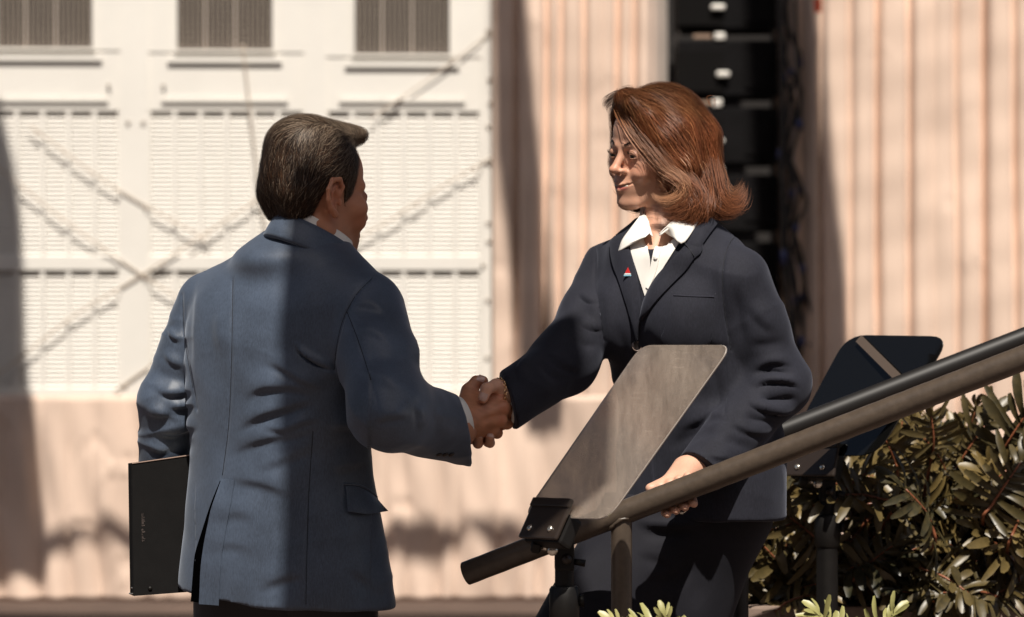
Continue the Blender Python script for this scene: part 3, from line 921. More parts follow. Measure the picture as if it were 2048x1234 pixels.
def prompter(name, c, ybase, dn, label, glassmat, polepx, cl, detail=True):
    """c: pixel corners bottom-left, bottom-right, top-right, top-left; right-hand edge stands nearer by dn"""
    P = [PX(c[0][0], c[0][1], ybase), PX(c[1][0], c[1][1], ybase - dn), PX(c[2][0], c[2][1], ybase - dn), PX(c[3][0], c[3][1], ybase)]
    nrm = np.cross(P[1] - P[0], P[3] - P[0]); nrm /= np.linalg.norm(nrm)
    if nrm[1] > 0: nrm = -nrm
    out = rounded_quad(*P, 0.030 if detail else 0.045)
    root = empty(name, (PX(polepx, 617, ybase)[0], ybase - dn * 0.3, 0.0), label, "teleprompter", "teleprompter glasses on stands")
    n = len(out)
    gmb = MB(); gmb.prism(out, -nrm * 0.004)
    gl = gmb.build("glass", glassmat, root)
    rim = [p - nrm * 0.002 for p in out]
    MB().tube(rim + [rim[0]], 0.0011, 5, caps=False).build("rim", mat("rim_glint", (0.35, 0.31, 0.28), rough=0.3) if detail else M_edge, gl, True)
    # clamp at the lower edge
    u = (P[1] - P[0]); u /= np.linalg.norm(u)
    w = (P[3] - P[0]); w -= u * w.dot(u); w /= np.linalg.norm(w)
    cc = P[0] + (P[1] - P[0]) * cl + w * 0.004
    axs = [u, -nrm, w]
    cp = MB().box(cc - w * 0.020 + nrm * 0.010, (0.110 if detail else 0.12, 0.008, 0.064), axs, bev=0.0035).build("clamp_plate", M_pbrn, root)
    MB().box(cc + w * 0.016 + nrm * 0.013, (0.112 if detail else 0.12, 0.010, 0.017), axs, bev=0.003).build("clamp_lip", M_pbrn, cp)
    MB().box(cc - w * 0.026 - nrm * 0.012, (0.106, 0.030, 0.056), axs, bev=0.006).build("clamp_block", M_pblk, cp)
    for sgn in (-1, 1):
        q = cc - w * 0.034 + u * 0.030 * sgn + nrm * 0.014
        MB().tube([q, q + nrm * 0.0022, q + nrm * 0.0034], [0.0062, 0.0058, 0.003], 14).build("screw", M_scr, cp, True)
    if not detail:      # diagonal reflection drawn as a brace across the upper corner of the far glass
        b0, b1 = PX(1716, 676, ybase - 0.03), PX(1822, 772, ybase - 0.09)
        for p_ in (b0, b1): p_ += nrm * ((P[0] - p_).dot(nrm) + 0.004)
        wv_ = np.cross(b1 - b0, nrm); wv_ *= 0.0085 / np.linalg.norm(wv_)
        MB().prism([b0 - wv_, b1 - wv_, b1 + wv_, b0 + wv_], nrm * 0.003).build('reflection_strip', mat('reflection_brown', (0.10, 0.075, 0.06), rough=0.4), root)
    # hinge, knobs, pole
    px0 = PX(polepx, 617, ybase)[0]; yp = ybase - dn * 0.3 + 0.02
    hz = cc[2] - 0.066
    MB().box((px0, yp, hz), (0.034, 0.034, 0.066), bev=0.005).build("hinge_block", M_pblk, root)
    MB().tube([(px0, yp, hz - 0.03), (px0, yp, hz - 0.075)], 0.0165, 16).build("neck", M_pblk, root, True, auto=50)
    MB().tube([(px0 - 0.026, yp - 0.018, hz + 0.006), (px0 - 0.040, yp - 0.018, hz + 0.010)], 0.005, 8).build("knob_stem", M_scr, root, True)
    kb_ = MB().tube([(px0 - 0.040, yp - 0.018, hz + 0.010), (px0 - 0.043, yp - 0.018, hz + 0.0105), (px0 - 0.055, yp - 0.018, hz + 0.0125), (px0 - 0.058, yp - 0.018, hz + 0.013)], [0.009, 0.0135, 0.0135, 0.009], 9).build("knob", M_pblk, root, True, auto=40)
    q = np.array([px0 - 0.021, yp - 0.026, hz + 0.004])
    MB().tube([q, q + [0, -0.004, 0], q + [0, -0.006, 0]], [0.0095, 0.0092, 0.006], 14).build("hinge_bolt", M_scr, root, True)
    q = np.array([px0 + 0.004, yp - 0.020, hz - 0.012])
    MB().tube([q, q + [0, -0.004, 0]], [0.0085, 0.008], 14).build("pivot_bolt", M_pbrn, root, True)
    MB().tube([(px0 + 0.012, yp - 0.004, hz - 0.016), (px0 + 0.036, yp - 0.006, hz - 0.020)], [0.005, 0.0065], 8).build("lever", M_pblk, root, True)
    MB().tube([(px0, yp, hz - 0.060), (px0, yp, hz - 0.065), (px0, yp, hz - 0.122), (px0, yp, hz - 0.126)], [0.023, 0.0262, 0.0262, 0.023], 20).build("collar", M_pblk, root, True, auto=40)
    MB().tube([(px0 + 0.024, yp, hz - 0.085), (px0 + 0.034, yp, hz - 0.085)], [0.009, 0.012], 10).build("collar_knob", M_pblk, root, True)
    MB().tube([(px0, yp, 0.02), (px0, yp, hz - 0.10)], 0.0222, 20).build("pole", M_pblk, root, True, auto=40)
    MB().tube([(px0, yp, 0.0), (px0, yp, 0.008), (px0, yp, 0.016), (px0, yp, 0.024)], [0.17, 0.17, 0.15, 0.03], 28).build("base", M_pblk, root, True, auto=30)
    return root
prompter("teleprompter", [(1046, 1031), (1214, 1038), (1462, 690), (1282, 690)], -0.24, 0.20, "smoky, dusty, reflection-streaked teleprompter glass on black stand in front of woman", M_glass, 1128, 0.36)
prompter("teleprompter", [(1566, 909), (1752, 911), (1900, 673), (1694, 670)], 0.70, 0.14, "black teleprompter glass on a stand behind the handrail at right", M_bglass, 1652, 0.36, detail=False)

# ---------------- planters and philodendrons
M_plant = mat("planter_stone", (0.23, 0.165, 0.13), rough=0.8, var=0.2, vscale=10, bump=0.2, bscale=80)
M_soil = mat("soil", (0.03, 0.02, 0.014), rough=1.0, bump=0.6, bscale=60)
def leaf_mat(name, c1, c2):
    m, nt, b = mat_new(name)
    oi = nt.nodes.new("ShaderNodeObjectInfo")
    tc = nt.nodes.new("ShaderNodeTexCoord")
    n = nt.nodes.new("ShaderNodeTexNoise"); n.inputs["Scale"].default_value = 14
    nt.links.new(tc.outputs["Object"], n.inputs["Vector"])
    mm = nt.nodes.new("ShaderNodeMath"); mm.operation = 'MULTIPLY_ADD'
    nt.links.new(oi.outputs["Random"], mm.inputs[0]); mm.inputs[1].default_value = 0.75
    m3 = nt.nodes.new("ShaderNodeMath"); m3.operation = 'MULTIPLY'; m3.inputs[1].default_value = 0.4
    nt.links.new(n.outputs["Fac"], m3.inputs[0]); nt.links.new(m3.outputs[0], mm.inputs[2])
    r = nt.nodes.new("ShaderNodeValToRGB")
    r.color_ramp.elements[0].color = (*c1, 1); r.color_ramp.elements[1].color = (*c2, 1)
    r.color_ramp.elements[0].position = 0.15; r.color_ramp.elements[1].position = 0.95
    nt.links.new(mm.outputs[0], r.inputs[0]); nt.links.new(r.outputs[0], b.inputs["Base Color"])
    b.inputs["Roughness"].default_value = 0.42
    b.inputs["Specular IOR Level"].default_value = 0.5
    return m
M_leaf = leaf_mat("philodendron_leaf", (0.013, 0.014, 0.006), (0.15, 0.105, 0.036))
M_leafp = leaf_mat("pale_leaf", (0.26, 0.25, 0.09), (0.36, 0.33, 0.14))
M_stem = mat("red_stem", (0.22, 0.075, 0.035), rough=0.4, var=0.3, vscale=20)

def leaf_meshes(seed):
    """a deeply cut philodendron leaf: midrib along +x, length 1, lobes either side"""
    r = random.Random(seed)
    V = []; F = []
    def strip(p0, d, nrm, L, w, curl):
        side = np.cross(nrm, d); side /= np.linalg.norm(side)
        rows = 6; base_i = len(V)
        for i in range(rows):
            t = i / (rows - 1)
            ww = w * (0.42 + 1.0 * t - 0.10 * t * t) if t < 0.7 else w * 1.07 * math.sqrt(max(0.05, 1 - ((t - 0.7) / 0.34) ** 2))
            c = p0 + d * L * t + nrm * (-curl * t * t * L + 0.05 * L * math.sin(t * 3))
            V.append(c - side * ww * 0.5 + nrm * w * 0.16); V.append(c - nrm * 0.0); V.append(c + side * ww * 0.5 + nrm * w * 0.16)
        for i in range(rows - 1):
            a = base_i + i * 3
            F.append([a, a + 1, a + 4, a + 3]); F.append([a + 1, a + 2, a + 5, a + 4])
    nl = 11
    for k in range(nl):
        t = k / (nl - 1)
        x = 0.04 + 0.80 * t
        z = 0.10 * math.sin(t * 2.2) - 0.16 * t * t
        ang = math.radians(118 - 86 * t)
        L = (0.40 + 0.16 * math.sin(t * 2.6)) * r.uniform(0.62, 1.18) * (1.0 - 0.35 * t)
        for s in (-1, 1):
            a = ang * s + r.uniform(-.20, .20)
            d = np.array([math.cos(a), math.sin(a), r.uniform(-0.15, 0.50)]); d /= np.linalg.norm(d)
            nrm = np.array([r.uniform(-.4, .4), -0.25 * s + r.uniform(-.4, .4), 1.0]); nrm -= d * nrm.dot(d); nrm /= np.linalg.norm(nrm)
            strip(np.array([x, 0, z]), d, nrm, L, (0.074 + 0.020 * math.sin(t * 3)) * r.uniform(.8, 1.2), r.uniform(-0.15, 0.75))
    d = np.array([1.0, 0, -0.3]); d /= np.linalg.norm(d)
    strip(np.array([0.84, 0, -0.055]), d, np.array([0.29, 0, 0.957]), 0.30, 0.11, 0.3)
    # web along the midrib
    b0 = len(V)
    for i in range(9):
        t = i / 8; x = 0.02 + 0.84 * t; z = 0.10 * math.sin(t * 2.2) - 0.16 * t * t
        w = 0.085 * (1 - 0.45 * t)
        V.extend([np.array([x, -w, z + 0.012]), np.array([x, 0, z]), np.array([x, w, z + 0.012])])
    for i in range(8):
        a = b0 + i * 3
        F.append([a, a + 1, a + 4, a + 3]); F.append([a + 1, a + 2, a + 5, a + 4])
    me = bpy.data.meshes.new("leaf")
    me.from_pydata([tuple(v) for v in V], [], F)
    me.polygons.foreach_set("use_smooth", np.ones(len(F), dtype=bool))
    me.update()
    return me
LM = [leaf_meshes(s) for s in range(1, 9)]
LMP = []
for m_ in LM:
    m_.materials.append(M_leaf)
    c_ = m_.copy(); c_.materials.clear(); c_.materials.append(M_leafp); LMP.append(c_)
prng = random.Random(21)

def add_leaf(root, base, bladep, direct, size, pale=False, roll=0.0, upv=(0, -0.25, 1)):
    d = Vector(direct).normalized()
    up = Vector(upv); up = (up - d * up.dot(d)).normalized()
    sd = up.cross(d)
    M = Matrix((d, sd, up)).transposed().to_4x4() @ Matrix.Rotation(roll, 4, 'X')
    o = bpy.data.objects.new("leaf", prng.choice(LMP if pale else LM)); COL.objects.link(o)
    o.parent = root
    o.matrix_local = Matrix.Translation(Vector(bladep) - Vector(root.location)) @ M @ Matrix.Scale(size, 4)
    b = np.array(base, float); e = np.array(bladep, float); dn = np.array(d)
    mid = (b + e) / 2 + np.array([0, 0, 0.10 * np.linalg.norm(e - b)]) - dn * 0.02
    tipd = [np.array(M @ Vector((x * size, 0, (0.10 * math.sin((x - .02) / .84 * 2.2) - 0.16 * ((x - .02) / .84) ** 2 + 0.012) * size))) + e for x in (0.2, 0.45, 0.75)]
    P = catmull([b, mid, e] + tipd, 4)
    R = np.linspace(0.0055, 0.0022, len(P)) * (size / 0.24) ** 0.5
    MB().tube(P, list(R), 6).build("stalk", M_stem, root, True)

def plant(basept, leaves, label, spread=1.0, pale=False):
    root = empty("philodendron", tuple(basept), label, "plant", "philodendrons beside the stairs")
    for (px, py, y, ang, size, tilt) in leaves:
        p = PX(px, py, y)
        d = np.array([math.cos(math.radians(ang)), -0.35 + prng.uniform(-.3, .3), math.sin(math.radians(ang))])
        up = (prng.uniform(-.3, .3), -0.55 - tilt + prng.uniform(-.2, .2), 0.9)
        b = np.array(basept) + np.array([prng.uniform(-.03, .03), prng.uniform(-.03, .03), 0.02])
        add_leaf(root, b, p, d, size, pale, prng.uniform(-.3, .3), up)
    return root

PZ = PX(1500, 1197, 1.0)[2]
PB = empty("planter", (PX(1800, 617, 1.1)[0], 1.1, 0), "long stone planter trough the philodendrons grow from", "planter")
x0, x1 = PX(1440, 0, 1.0)[0], PX(2250, 0, 1.0)[0]
for nm, c, sz in [("front_wall", ((x0 + x1) / 2, 0.84, PZ / 2), (x1 - x0, 0.05, PZ)), ("back_wall", ((x0 + x1) / 2, 1.62, PZ / 2), (x1 - x0, 0.05, PZ)),
                  ("end_wall", (x0 + 0.025, 1.23, PZ / 2), (0.05, 0.73, PZ - 0.004)), ("end_wall", (x1 - 0.025, 1.23, PZ / 2), (0.05, 0.73, PZ - 0.004))]:
    MB().box(c, sz, bev=0.006).build(nm, M_plant, PB)
MB().box(((x0 + x1) / 2, 1.23, PZ - 0.07), (x1 - x0 - 0.1, 0.72, 0.05)).build("soil_bed", M_soil, PB)

specs = [
    (1540, (1462, 1640), (985, 1215), "leftmost philodendron, low dark leaves close behind the woman's hip", 34),
    (1690, (1600, 1760), (930, 1220), "philodendron around the black prompter stand, pale fingered leaf in front", 38),
    (1800, (1720, 1880), (880, 1225), "philodendron right of the black prompter, golden middle leaves", 44),
    (1910, (1820, 1980), (925, 1225), "tallest philodendron with one dark leaf standing clear above", 44),
    (2030, (1930, 2080), (975, 1225), "rightmost philodendron with long red stalks at picture edge", 42),
]
for bx, (xa, xb), (ya, yb), lab, nl in specs:
    ls = []
    for i in range(nl):
        t = (i + prng.random()) / nl
        py = ya + 25 + (yb - ya) * t
        px = prng.uniform(xa, xb)
        a = prng.uniform(20, 160) if py < ya + 110 else prng.choice([prng.uniform(-40, 60), prng.uniform(120, 220)])
        ls.append((px, py, prng.uniform(0.80, 1.40), a, prng.uniform(0.12, 0.215), prng.uniform(-.2, .8)))
    if bx == 1910: ls += [(1936, 905, 1.0, 82, 0.12, -0.9), (1985, 935, .85, 62, .20, .5)]
    if bx == 1690: ls += [(1790, 1010, .75, 170, .20, .4), (1788, 905, 1.1, 75, .13, 0)]
    if bx == 1800: ls += [(1870, 1085, .72, 120, .20, .5)]
    if bx == 2030: ls += [(1965, 1040, .76, 58, .19, .6), (2015, 1095, .76, 66, .19, .6)]
    plant((PX(bx, 0, 1.15)[0], 1.15, PZ - 0.05), ls, lab)
# two pale plants at the foot of the picture, in front of the rail
for bx, yy, ls, lab in [
    (1300, -0.42, [(1352, 1302, -0.42, 150, 0.11, .3), (1345, 1326, -.42, 100, .10, .3), (1290, 1345, -.42, 120, .12, .2)], "pale leaf tips of a small plant at the foot of the rail post"),
    (1700, -0.30, [(1700, 1328, -0.30, 120, 0.125, .3), (1722, 1326, -.3, 60, .12, .3), (1665, 1340, -.3, 150, .12, .2)], "pale leaf tips of a small plant below the black prompter stand"),
]:
    b = (PX(bx, 0, yy)[0], yy, 0.62)
    plant(b, ls, lab, pale=True)
    pt = empty("plant_pot", (b[0], b[1], 0), "tall tapered pot under the " + ("left" if bx < 1500 else "right") + " pale small plant", "pot", "pots below the picture")
    MB().tube([(b[0], b[1], 0.0), (b[0], b[1], 0.02), (b[0], b[1], 0.60), (b[0], b[1], 0.64), (b[0], b[1], 0.64), (b[0], b[1], 0.60)], [0.09, 0.095, 0.13, 0.135, 0.115, 0.11], 24).build("pot_body", M_plant, pt, True, auto=40)
    MB().tube([(b[0], b[1], 0.58), (b[0], b[1], 0.607)], [0.1, 0.112], 20).build("soil_bed", M_soil, pt)

# ---------------- unseen caster added above the stairs, shaped to shade the handshake
def sunback0(px, py, y, ycast):
    q = PX(px, py, y); return q + TOSUN * ((y - ycast) / (-TOSUN[1]))
yc = -1.6
HS = None
for i, (pa, pb) in enumerate([(300, 478), (482, 712), (714, 944), (946, 1176), (1178, 1410)]):
    xl = [676, 580, 590, 585, 575][i]; xr = [1185, 1190, 1180, 1190, 930][i]
    pts = [sunback0(xl, pa, 0, yc), sunback0(xr, pa, 0, yc), sunback0(xr, pb, 0, yc), sunback0(xl, pb, 0, yc)]
    if HS is None: HS = empty("shade_caster", tuple(pts[0]), "unseen caster added above the camera side of the stairs for its shade", "loudspeaker", "shade casters added above the stage")
    MB().prism(pts, (0, -0.25, 0)).build("cabinet", M_blk, HS)  # added box that only casts shade
tp = sunback0(880, 255, 0, yc)
MB().tube([tp + [0, -0.12, 0], tp + [0, -0.12, 4.0]], 0.012, 6).build("caster_chain", M_dsteel, HS)
# ================================================================== people: shared shapes
def frame(yaw_f, pitch=0.0, roll=0.0):
    """rows: right, forward, up. yaw_f = forward as (x, y); pitch > 0 looks up; roll > 0 tips the head to its right"""
    f = np.array([yaw_f[0], yaw_f[1], 0.0]); f /= np.linalg.norm(f)
    r = np.array([f[1], -f[0], 0.0]); u = np.array([0, 0, 1.0])
    cp, sp = math.cos(math.radians(pitch)), math.sin(math.radians(pitch))
    f2 = f * cp + u * sp; u2 = u * cp - f * sp
    cr, sr = math.cos(math.radians(roll)), math.sin(math.radians(roll))
    r2 = r * cr - u2 * sr; u3 = u2 * cr + r * sr
    return np.stack([r2, f2, u3])

def head_sdf(q, male=True, smile=0.0):
    jw = 1.0 if male else 0.86
    d = d_ell(q, (0, -0.012, 0.038), (0.073, 0.082 if male else 0.094, 0.088))
    d = smin(d, d_ell(q, (0, 0.020, -0.032), (0.060, 0.064, 0.080)), 0.03)
    d = smin(d, d_ell(q, (0, 0.042, 0.045), (0.056, 0.044, 0.052)), 0.02)
    for s in (-1, 1):
        d = smin(d, d_cone(q, (s * 0.052 * jw, -0.008, -0.062), (s * 0.020 * jw, 0.066, -0.106), 0.019, 0.015), 0.025)
        d = smin(d, d_ell(q, (s * (0.047 if male else 0.042), 0.057, -0.016), (0.022, 0.022, 0.020)), 0.02)
        if smile: d = smin(d, d_ell(q, (s * 0.036, 0.069, -0.040), (0.017, 0.016, 0.015)), 0.016)
    d = smin(d, d_ell(q, (0, 0.074, -0.108), (0.019 * jw, 0.017, 0.016)), 0.018)
    d = smin(d, d_ell(q, (0, 0.071, -0.068), (0.031, 0.023, 0.030)), 0.018)
    for s in (-1, 1):
        d = smin(d, d_cone(q, (s * 0.046, 0.066, 0.023), (s * 0.013, 0.085, 0.021), 0.008, 0.008 if male else 0.006), 0.012)
        d = smax(d, -d_ell(q, (s * 0.031, 0.0985 if male else 0.101, 0.003), (0.019, 0.016, 0.0125)), 0.012)
    # nose
    nz = d_cone(q, (0, 0.081, 0.016), (0, 0.103, -0.025), 0.0068, 0.0088)
    nz = smin(nz, d_ell(q, (0, 0.1065, -0.029), (0.0098, 0.0098, 0.0088)), 0.006)
    for s in (-1, 1):
        nz = smin(nz, d_ell(q, (s * 0.0115, 0.094, -0.033), (0.0072, 0.0095, 0.0072)), 0.006)
    d = smin(d, nz, 0.009)
    for s in (-1, 1):
        d = smax(d, -d_ell(q, (s * 0.0062, 0.0985, -0.0405), (0.0036, 0.0055, 0.004)), 0.003)
        # eyelids round the eyeball
        e = d_ell(q, (s * 0.031, 0.0765, 0.003), (0.0142, 0.0138, 0.0136))
        d = smin(d, e, 0.004)
        d = smax(d, -d_ell(q, (s * 0.031, 0.091, 0.0015), (0.0128, 0.012, 0.0040 if male else 0.0029)), 0.0025)
    # lips
    sm = 0.009 * smile; wd = 0.022 + 0.007 * smile
    up_ = [(-wd, 0.080 - .004 * smile, -0.067 + sm), (-0.008, 0.0925, -0.0655), (0, 0.0925, -0.0665), (0.008, 0.0925, -0.0655), (wd, 0.080 - .004 * smile, -0.067 + sm)]
    d = smin(d, d_chain(q, up_, [0.0030, 0.0052, 0.0046, 0.0052, 0.0030]), 0.006)
    lo_ = [(-wd + .003, 0.081 - .004 * smile, -0.071 + sm), (0, 0.0915, -0.0775), (wd - .003, 0.081 - .004 * smile, -0.071 + sm)]
    d = smin(d, d_chain(q, lo_, [0.0032, 0.0062, 0.0032]), 0.006)
    sl = [(-wd - .002, 0.086 - .004 * smile, -0.069 + sm), (0, 0.1005, -0.0715), (wd + .002, 0.086 - .004 * smile, -0.069 + sm)]
    d = smax(d, -d_chain(q, sl, [0.0016, 0.0028 + 0.001 * smile, 0.0016]), 0.002)
    # laughter fold
    if smile:
        for s in (-1, 1):
            d = smax(d, -d_cone(q, (s * 0.019, 0.098, -0.036), (s * 0.036, 0.083, -0.066), 0.0022, 0.0018), 0.006)
    # ears
    for s in (-1, 1):
        def E(fw, up, out): return (s * (0.0745 + out * 1.0), -0.012 + fw * 1.22, -0.004 + up * 0.96)
        hel = [E(0.010, 0.004, 0.002), E(0.014, 0.020, 0.004), E(0.006, 0.033, 0.008), E(-0.010, 0.030, 0.014), E(-0.018, 0.012, 0.018), E(-0.016, -0.006, 0.016), E(-0.008, -0.020, 0.011), E(0.003, -0.031, 0.006)]
        ear = d_chain(q, hel, [0.0036, 0.0038, 0.0040, 0.0042, 0.0042, 0.0042, 0.0050, 0.0070], 0.003)
        ear = smin(ear, d_chain(q, [E(-0.002, 0.020, 0.007), E(-0.009, 0.006, 0.011), E(-0.005, -0.014, 0.008)], [0.0034, 0.0036, 0.0034]), 0.003)
        ear = smin(ear, d_chain(q, [E(0.010, 0.010, 0.000), E(-0.010, 0.016, 0.008), E(-0.010, -0.008, 0.007), E(0.004, -0.020, 0.002)], [0.0026] * 4), 0.004)
        ear = smin(ear, d_cone(q, E(0.0, 0.018, -0.004), E(0.002, -0.018, -0.004), 0.011, 0.008), 0.005)
        ear = smin(ear, d_ell(q, E(0.011, -0.008, 0.003), (0.004, 0.004, 0.007)), 0.003)
        ear = smax(ear, -d_ell(q, E(0.002, -0.003, 0.012), (0.0115, 0.0085, 0.011)), 0.003)
        ear = smax(ear, -d_chain(q, [E(0.006, 0.024, 0.014), E(-0.008, 0.022, 0.018), E(-0.0135, 0.004, 0.021)], [0.0030, 0.0032, 0.0030]), 0.0025)
        d = smin(d, ear, 0.006)
    nr = (0.056, 0.062) if male else (0.044, 0.048)
    nk = d_cone(q, (0, -0.012, -0.05), (0, -0.022, -0.15), nr[0] * 0.96, nr[0])
    nk = smin(nk, d_cone(q, (0, -0.022, -0.15), (0, -0.010, -0.20), nr[0], nr[0]), 0.02)
    for s in (-1, 1):     # the muscle from ear to collarbone
        nk = smin(nk, d_cone(q, (s * 0.045, -0.025, -0.05), (s * 0.016, 0.012, -0.20), 0.014, 0.011), 0.018)
    if male: nk = smin(nk, d_ell(q, (0, 0.022, -0.135), (0.010, 0.010, 0.014)), 0.012)
    d = smin(d, nk, 0.022)
    return d

def skin_colors(q, base, male, smile=0.0):
    n = len(q)
    c = np.tile(np.array(base, float), (n, 1))
    def blend(w, col):
        nonlocal c
        w = np.clip(w, 0, 1)[:, None]; c = c * (1 - w) + np.array(col) * w
    b = np.array(base)
    red = b * np.array([1.06, 0.80, 0.74])
    for s in (-1, 1):
        blend(0.6 * np.exp(-(np.linalg.norm((q - [s * 0.045, 0.065, -0.03]) / [0.025, 0.03, 0.022], axis=1)) ** 2), red)
        blend(0.7 * np.exp(-(np.linalg.norm((q - [s * 0.082, -0.014, -0.004]) / [0.014, 0.022, 0.034], axis=1)) ** 2), red)
    blend(0.6 * np.exp(-(np.linalg.norm((q - [0, 0.106, -0.03]) / [0.014, 0.014, 0.014], axis=1)) ** 2), red)
    lip = np.array([0.42, 0.13, 0.105]) if not male else b * np.array([0.95, 0.70, 0.65])
    wl = np.exp(-np.maximum(0, np.linalg.norm((q - [0, 0.089, -0.0715]) / [0.026, 0.012, 0.0105], axis=1) - 0.55) ** 2 / 0.08)
    blend(wl * (q[:, 1] > 0.074) * (q[:, 2] > -0.088), lip)
    for s in (-1, 1):   # lids and the skin under the brow
        blend(0.45 * np.exp(-(np.linalg.norm((q - [s * 0.031, 0.086, 0.002]) / [0.018, 0.012, 0.011], axis=1)) ** 2), b * [0.72, 0.60, 0.56])
    if male:
        blend(0.35 * (np.exp(-((q[:, 2] + 0.085) / 0.03) ** 2) * (q[:, 1] > 0.02)), b * [0.72, 0.72, 0.74])
    c *= (1 + 0.05 * noise3(q, 60, 5) + 0.04 * noise3(q, 160, 6))[:, None]
    return np.clip(c, 0, 1)

def strands(name, paths, normals, widths, colors, mat_, parent):
    """flat tapered ribbons; paths (N,m,3)"""
    N, m, _ = paths.shape
    T = np.gradient(paths, axis=1)
    T /= np.linalg.norm(T, axis=2, keepdims=True) + 1e-9
    side = np.cross(T, normals); side /= np.linalg.norm(side, axis=2, keepdims=True) + 1e-9
    t = np.linspace(0, 1, m)
    prof = np.minimum(1, 0.45 + 3 * t) * np.clip((1 - t) * 2.2, 0.06, 1)
    w = widths[:, None] * prof[None, :]
    A = paths - side * w[:, :, None] * 0.5; B = paths + side * w[:, :, None] * 0.5
    V = np.stack([A, B], 2).reshape(-1, 3)
    b = (np.arange(N)[:, None] * m + np.arange(m - 1)[None, :]).ravel() * 2
    Q = np.stack([b, b + 1, b + 3, b + 2], 1)
    C = np.repeat(colors, m * 2, axis=0) if colors.ndim == 2 else np.repeat(colors.reshape(-1, 3), 2, axis=0)
    return V, Q, C

def grad(fn, P, e=0.0015):
    g = np.stack([fn((P + d).astype(np.float32)) - fn((P - d).astype(np.float32)) for d in (np.array([e, 0, 0]), np.array([0, e, 0]), np.array([0, 0, e]))], 1)
    return g / (np.linalg.norm(g, axis=1, keepdims=True) + 1e-9)

def sample_surface(V, Q, n, rng):
    a, b, c, d = (V[Q[:, i]] for i in range(4))
    ar = np.linalg.norm(np.cross(c - a, d - b), axis=1)
    i = rng.choice(len(Q), n, p=ar / ar.sum())
    u, v = rng.random((n, 1)), rng.random((n, 1))
    return a[i] * (1 - u) * (1 - v) + b[i] * u * (1 - v) + c[i] * u * v + d[i] * (1 - u) * v

def grow(fn, roots, dirf, m, step, lift, rng, wob=0.25, clump=None):
    """strands that run over the surface of fn along the direction field"""
    P = roots.copy(); paths = [P.copy()]
    nrm = grad(fn, P); normals = [nrm]
    N = len(P); D = None
    wv = rng.normal(size=(N, 3)) * wob
    for k in range(1, m):
        d = dirf(P) + wv
        d = d - nrm * (d * nrm).sum(1, keepdims=True)
        d /= np.linalg.norm(d, axis=1, keepdims=True) + 1e-9
        if D is not None:
            d = d * 0.6 + D * 0.4; d /= np.linalg.norm(d, axis=1, keepdims=True) + 1e-9
        D = d
        P = P + d * step[:, None]
        nrm = grad(fn, P)
        tgt = lift * math.sin(math.pi * min(1.0, 0.15 + 0.75 * k / (m - 1)))
        P = P - nrm * (fn(P.astype(np.float32)) - tgt)[:, None] * 0.8
        paths.append(P.copy()); normals.append(nrm)
    return np.stack(paths, 1), np.stack(normals, 1)

def d_torso(P, rows, fwd, yc):
    """rows: (py, cx, half width in px as seen, depth/width ratio, extra depth)"""
    rw = np.array(sorted(rows, key=lambda r: -r[0]), float)
    k = (D0 + yc) / D0
    z = HC + (617 - rw[:, 0]) * S * k
    f = np.array([fwd[0], fwd[1]]); f /= np.linalg.norm(f)
    r = np.array([f[1], -f[0]])
    hw = rw[:, 2] * S * k
    a = hw / np.sqrt(r[0] ** 2 + (rw[:, 3] * f[0]) ** 2)
    b = a * rw[:, 3]
    cx = (rw[:, 1] - 1024) * S * k; cy = yc + rw[:, 4]
    zz = np.linspace(z[0], z[-1], 80)
    def sm(v):
        w = np.interp(zz, z, v)
        for _ in range(6):
            w[1:-1] = (w[:-2] + 2 * w[1:-1] + w[2:]) / 4
        return w
    A, B, X, Y = sm(a), sm(b), sm(cx), sm(cy)
    pz = P[:, 2]
    a_, b_, x_, y_ = (np.interp(pz, zz, v) for v in (A, B, X, Y))
    dx = P[:, 0] - x_; dy = P[:, 1] - y_
    u = dx * r[0] + dy * r[1]; v = dx * f[0] + dy * f[1]
    n = 2.35
    q = (np.abs(u / a_) ** n + np.abs(v / b_) ** n) ** (1 / n) + 1e-6
    return ((q - 1) * np.minimum(a_, b_) * 0.85).astype(np.float32), zz[0], zz[-1]

def capped(d, P, c, n):
    n = np.asarray(n, float); n = n / np.linalg.norm(n)
    return np.maximum(d, (P - np.asarray(c)) @ n)

def join_parts(parts):
    Vs, Qs, Cs, o = [], [], [], 0
    for V, Q, C in parts:
        Vs.append(V); Qs.append(Q + o); Cs.append(C); o += len(V)
    return np.concatenate(Vs), np.concatenate(Qs), np.concatenate(Cs)

def ring_band(name, rings, mat_, parent, n=64, thick=0.002, a0=0.0, a1=2 * math.pi):
    """loft through rings; each ring is a function angle -> point"""
    closed = abs(a1 - a0 - 2 * math.pi) < 1e-6
    ang = np.linspace(a0, a1, n, endpoint=not closed)
    G = np.array([[rg(a) for a in ang] for rg in rings])
    m = len(rings)
    V = G.reshape(-1, 3); F = []
    for i in range(m - 1):
        for j in range(n if closed else n - 1):
            a = i * n + j; b = i * n + (j + 1) % n
            F.append([a, b, b + n, a + n])
    o = mesh_np(name, V, F, mat_, parent, True)
    md = o.modifiers.new("thick", 'SOLIDIFY'); md.thickness = thick; md.offset = 0
    return o

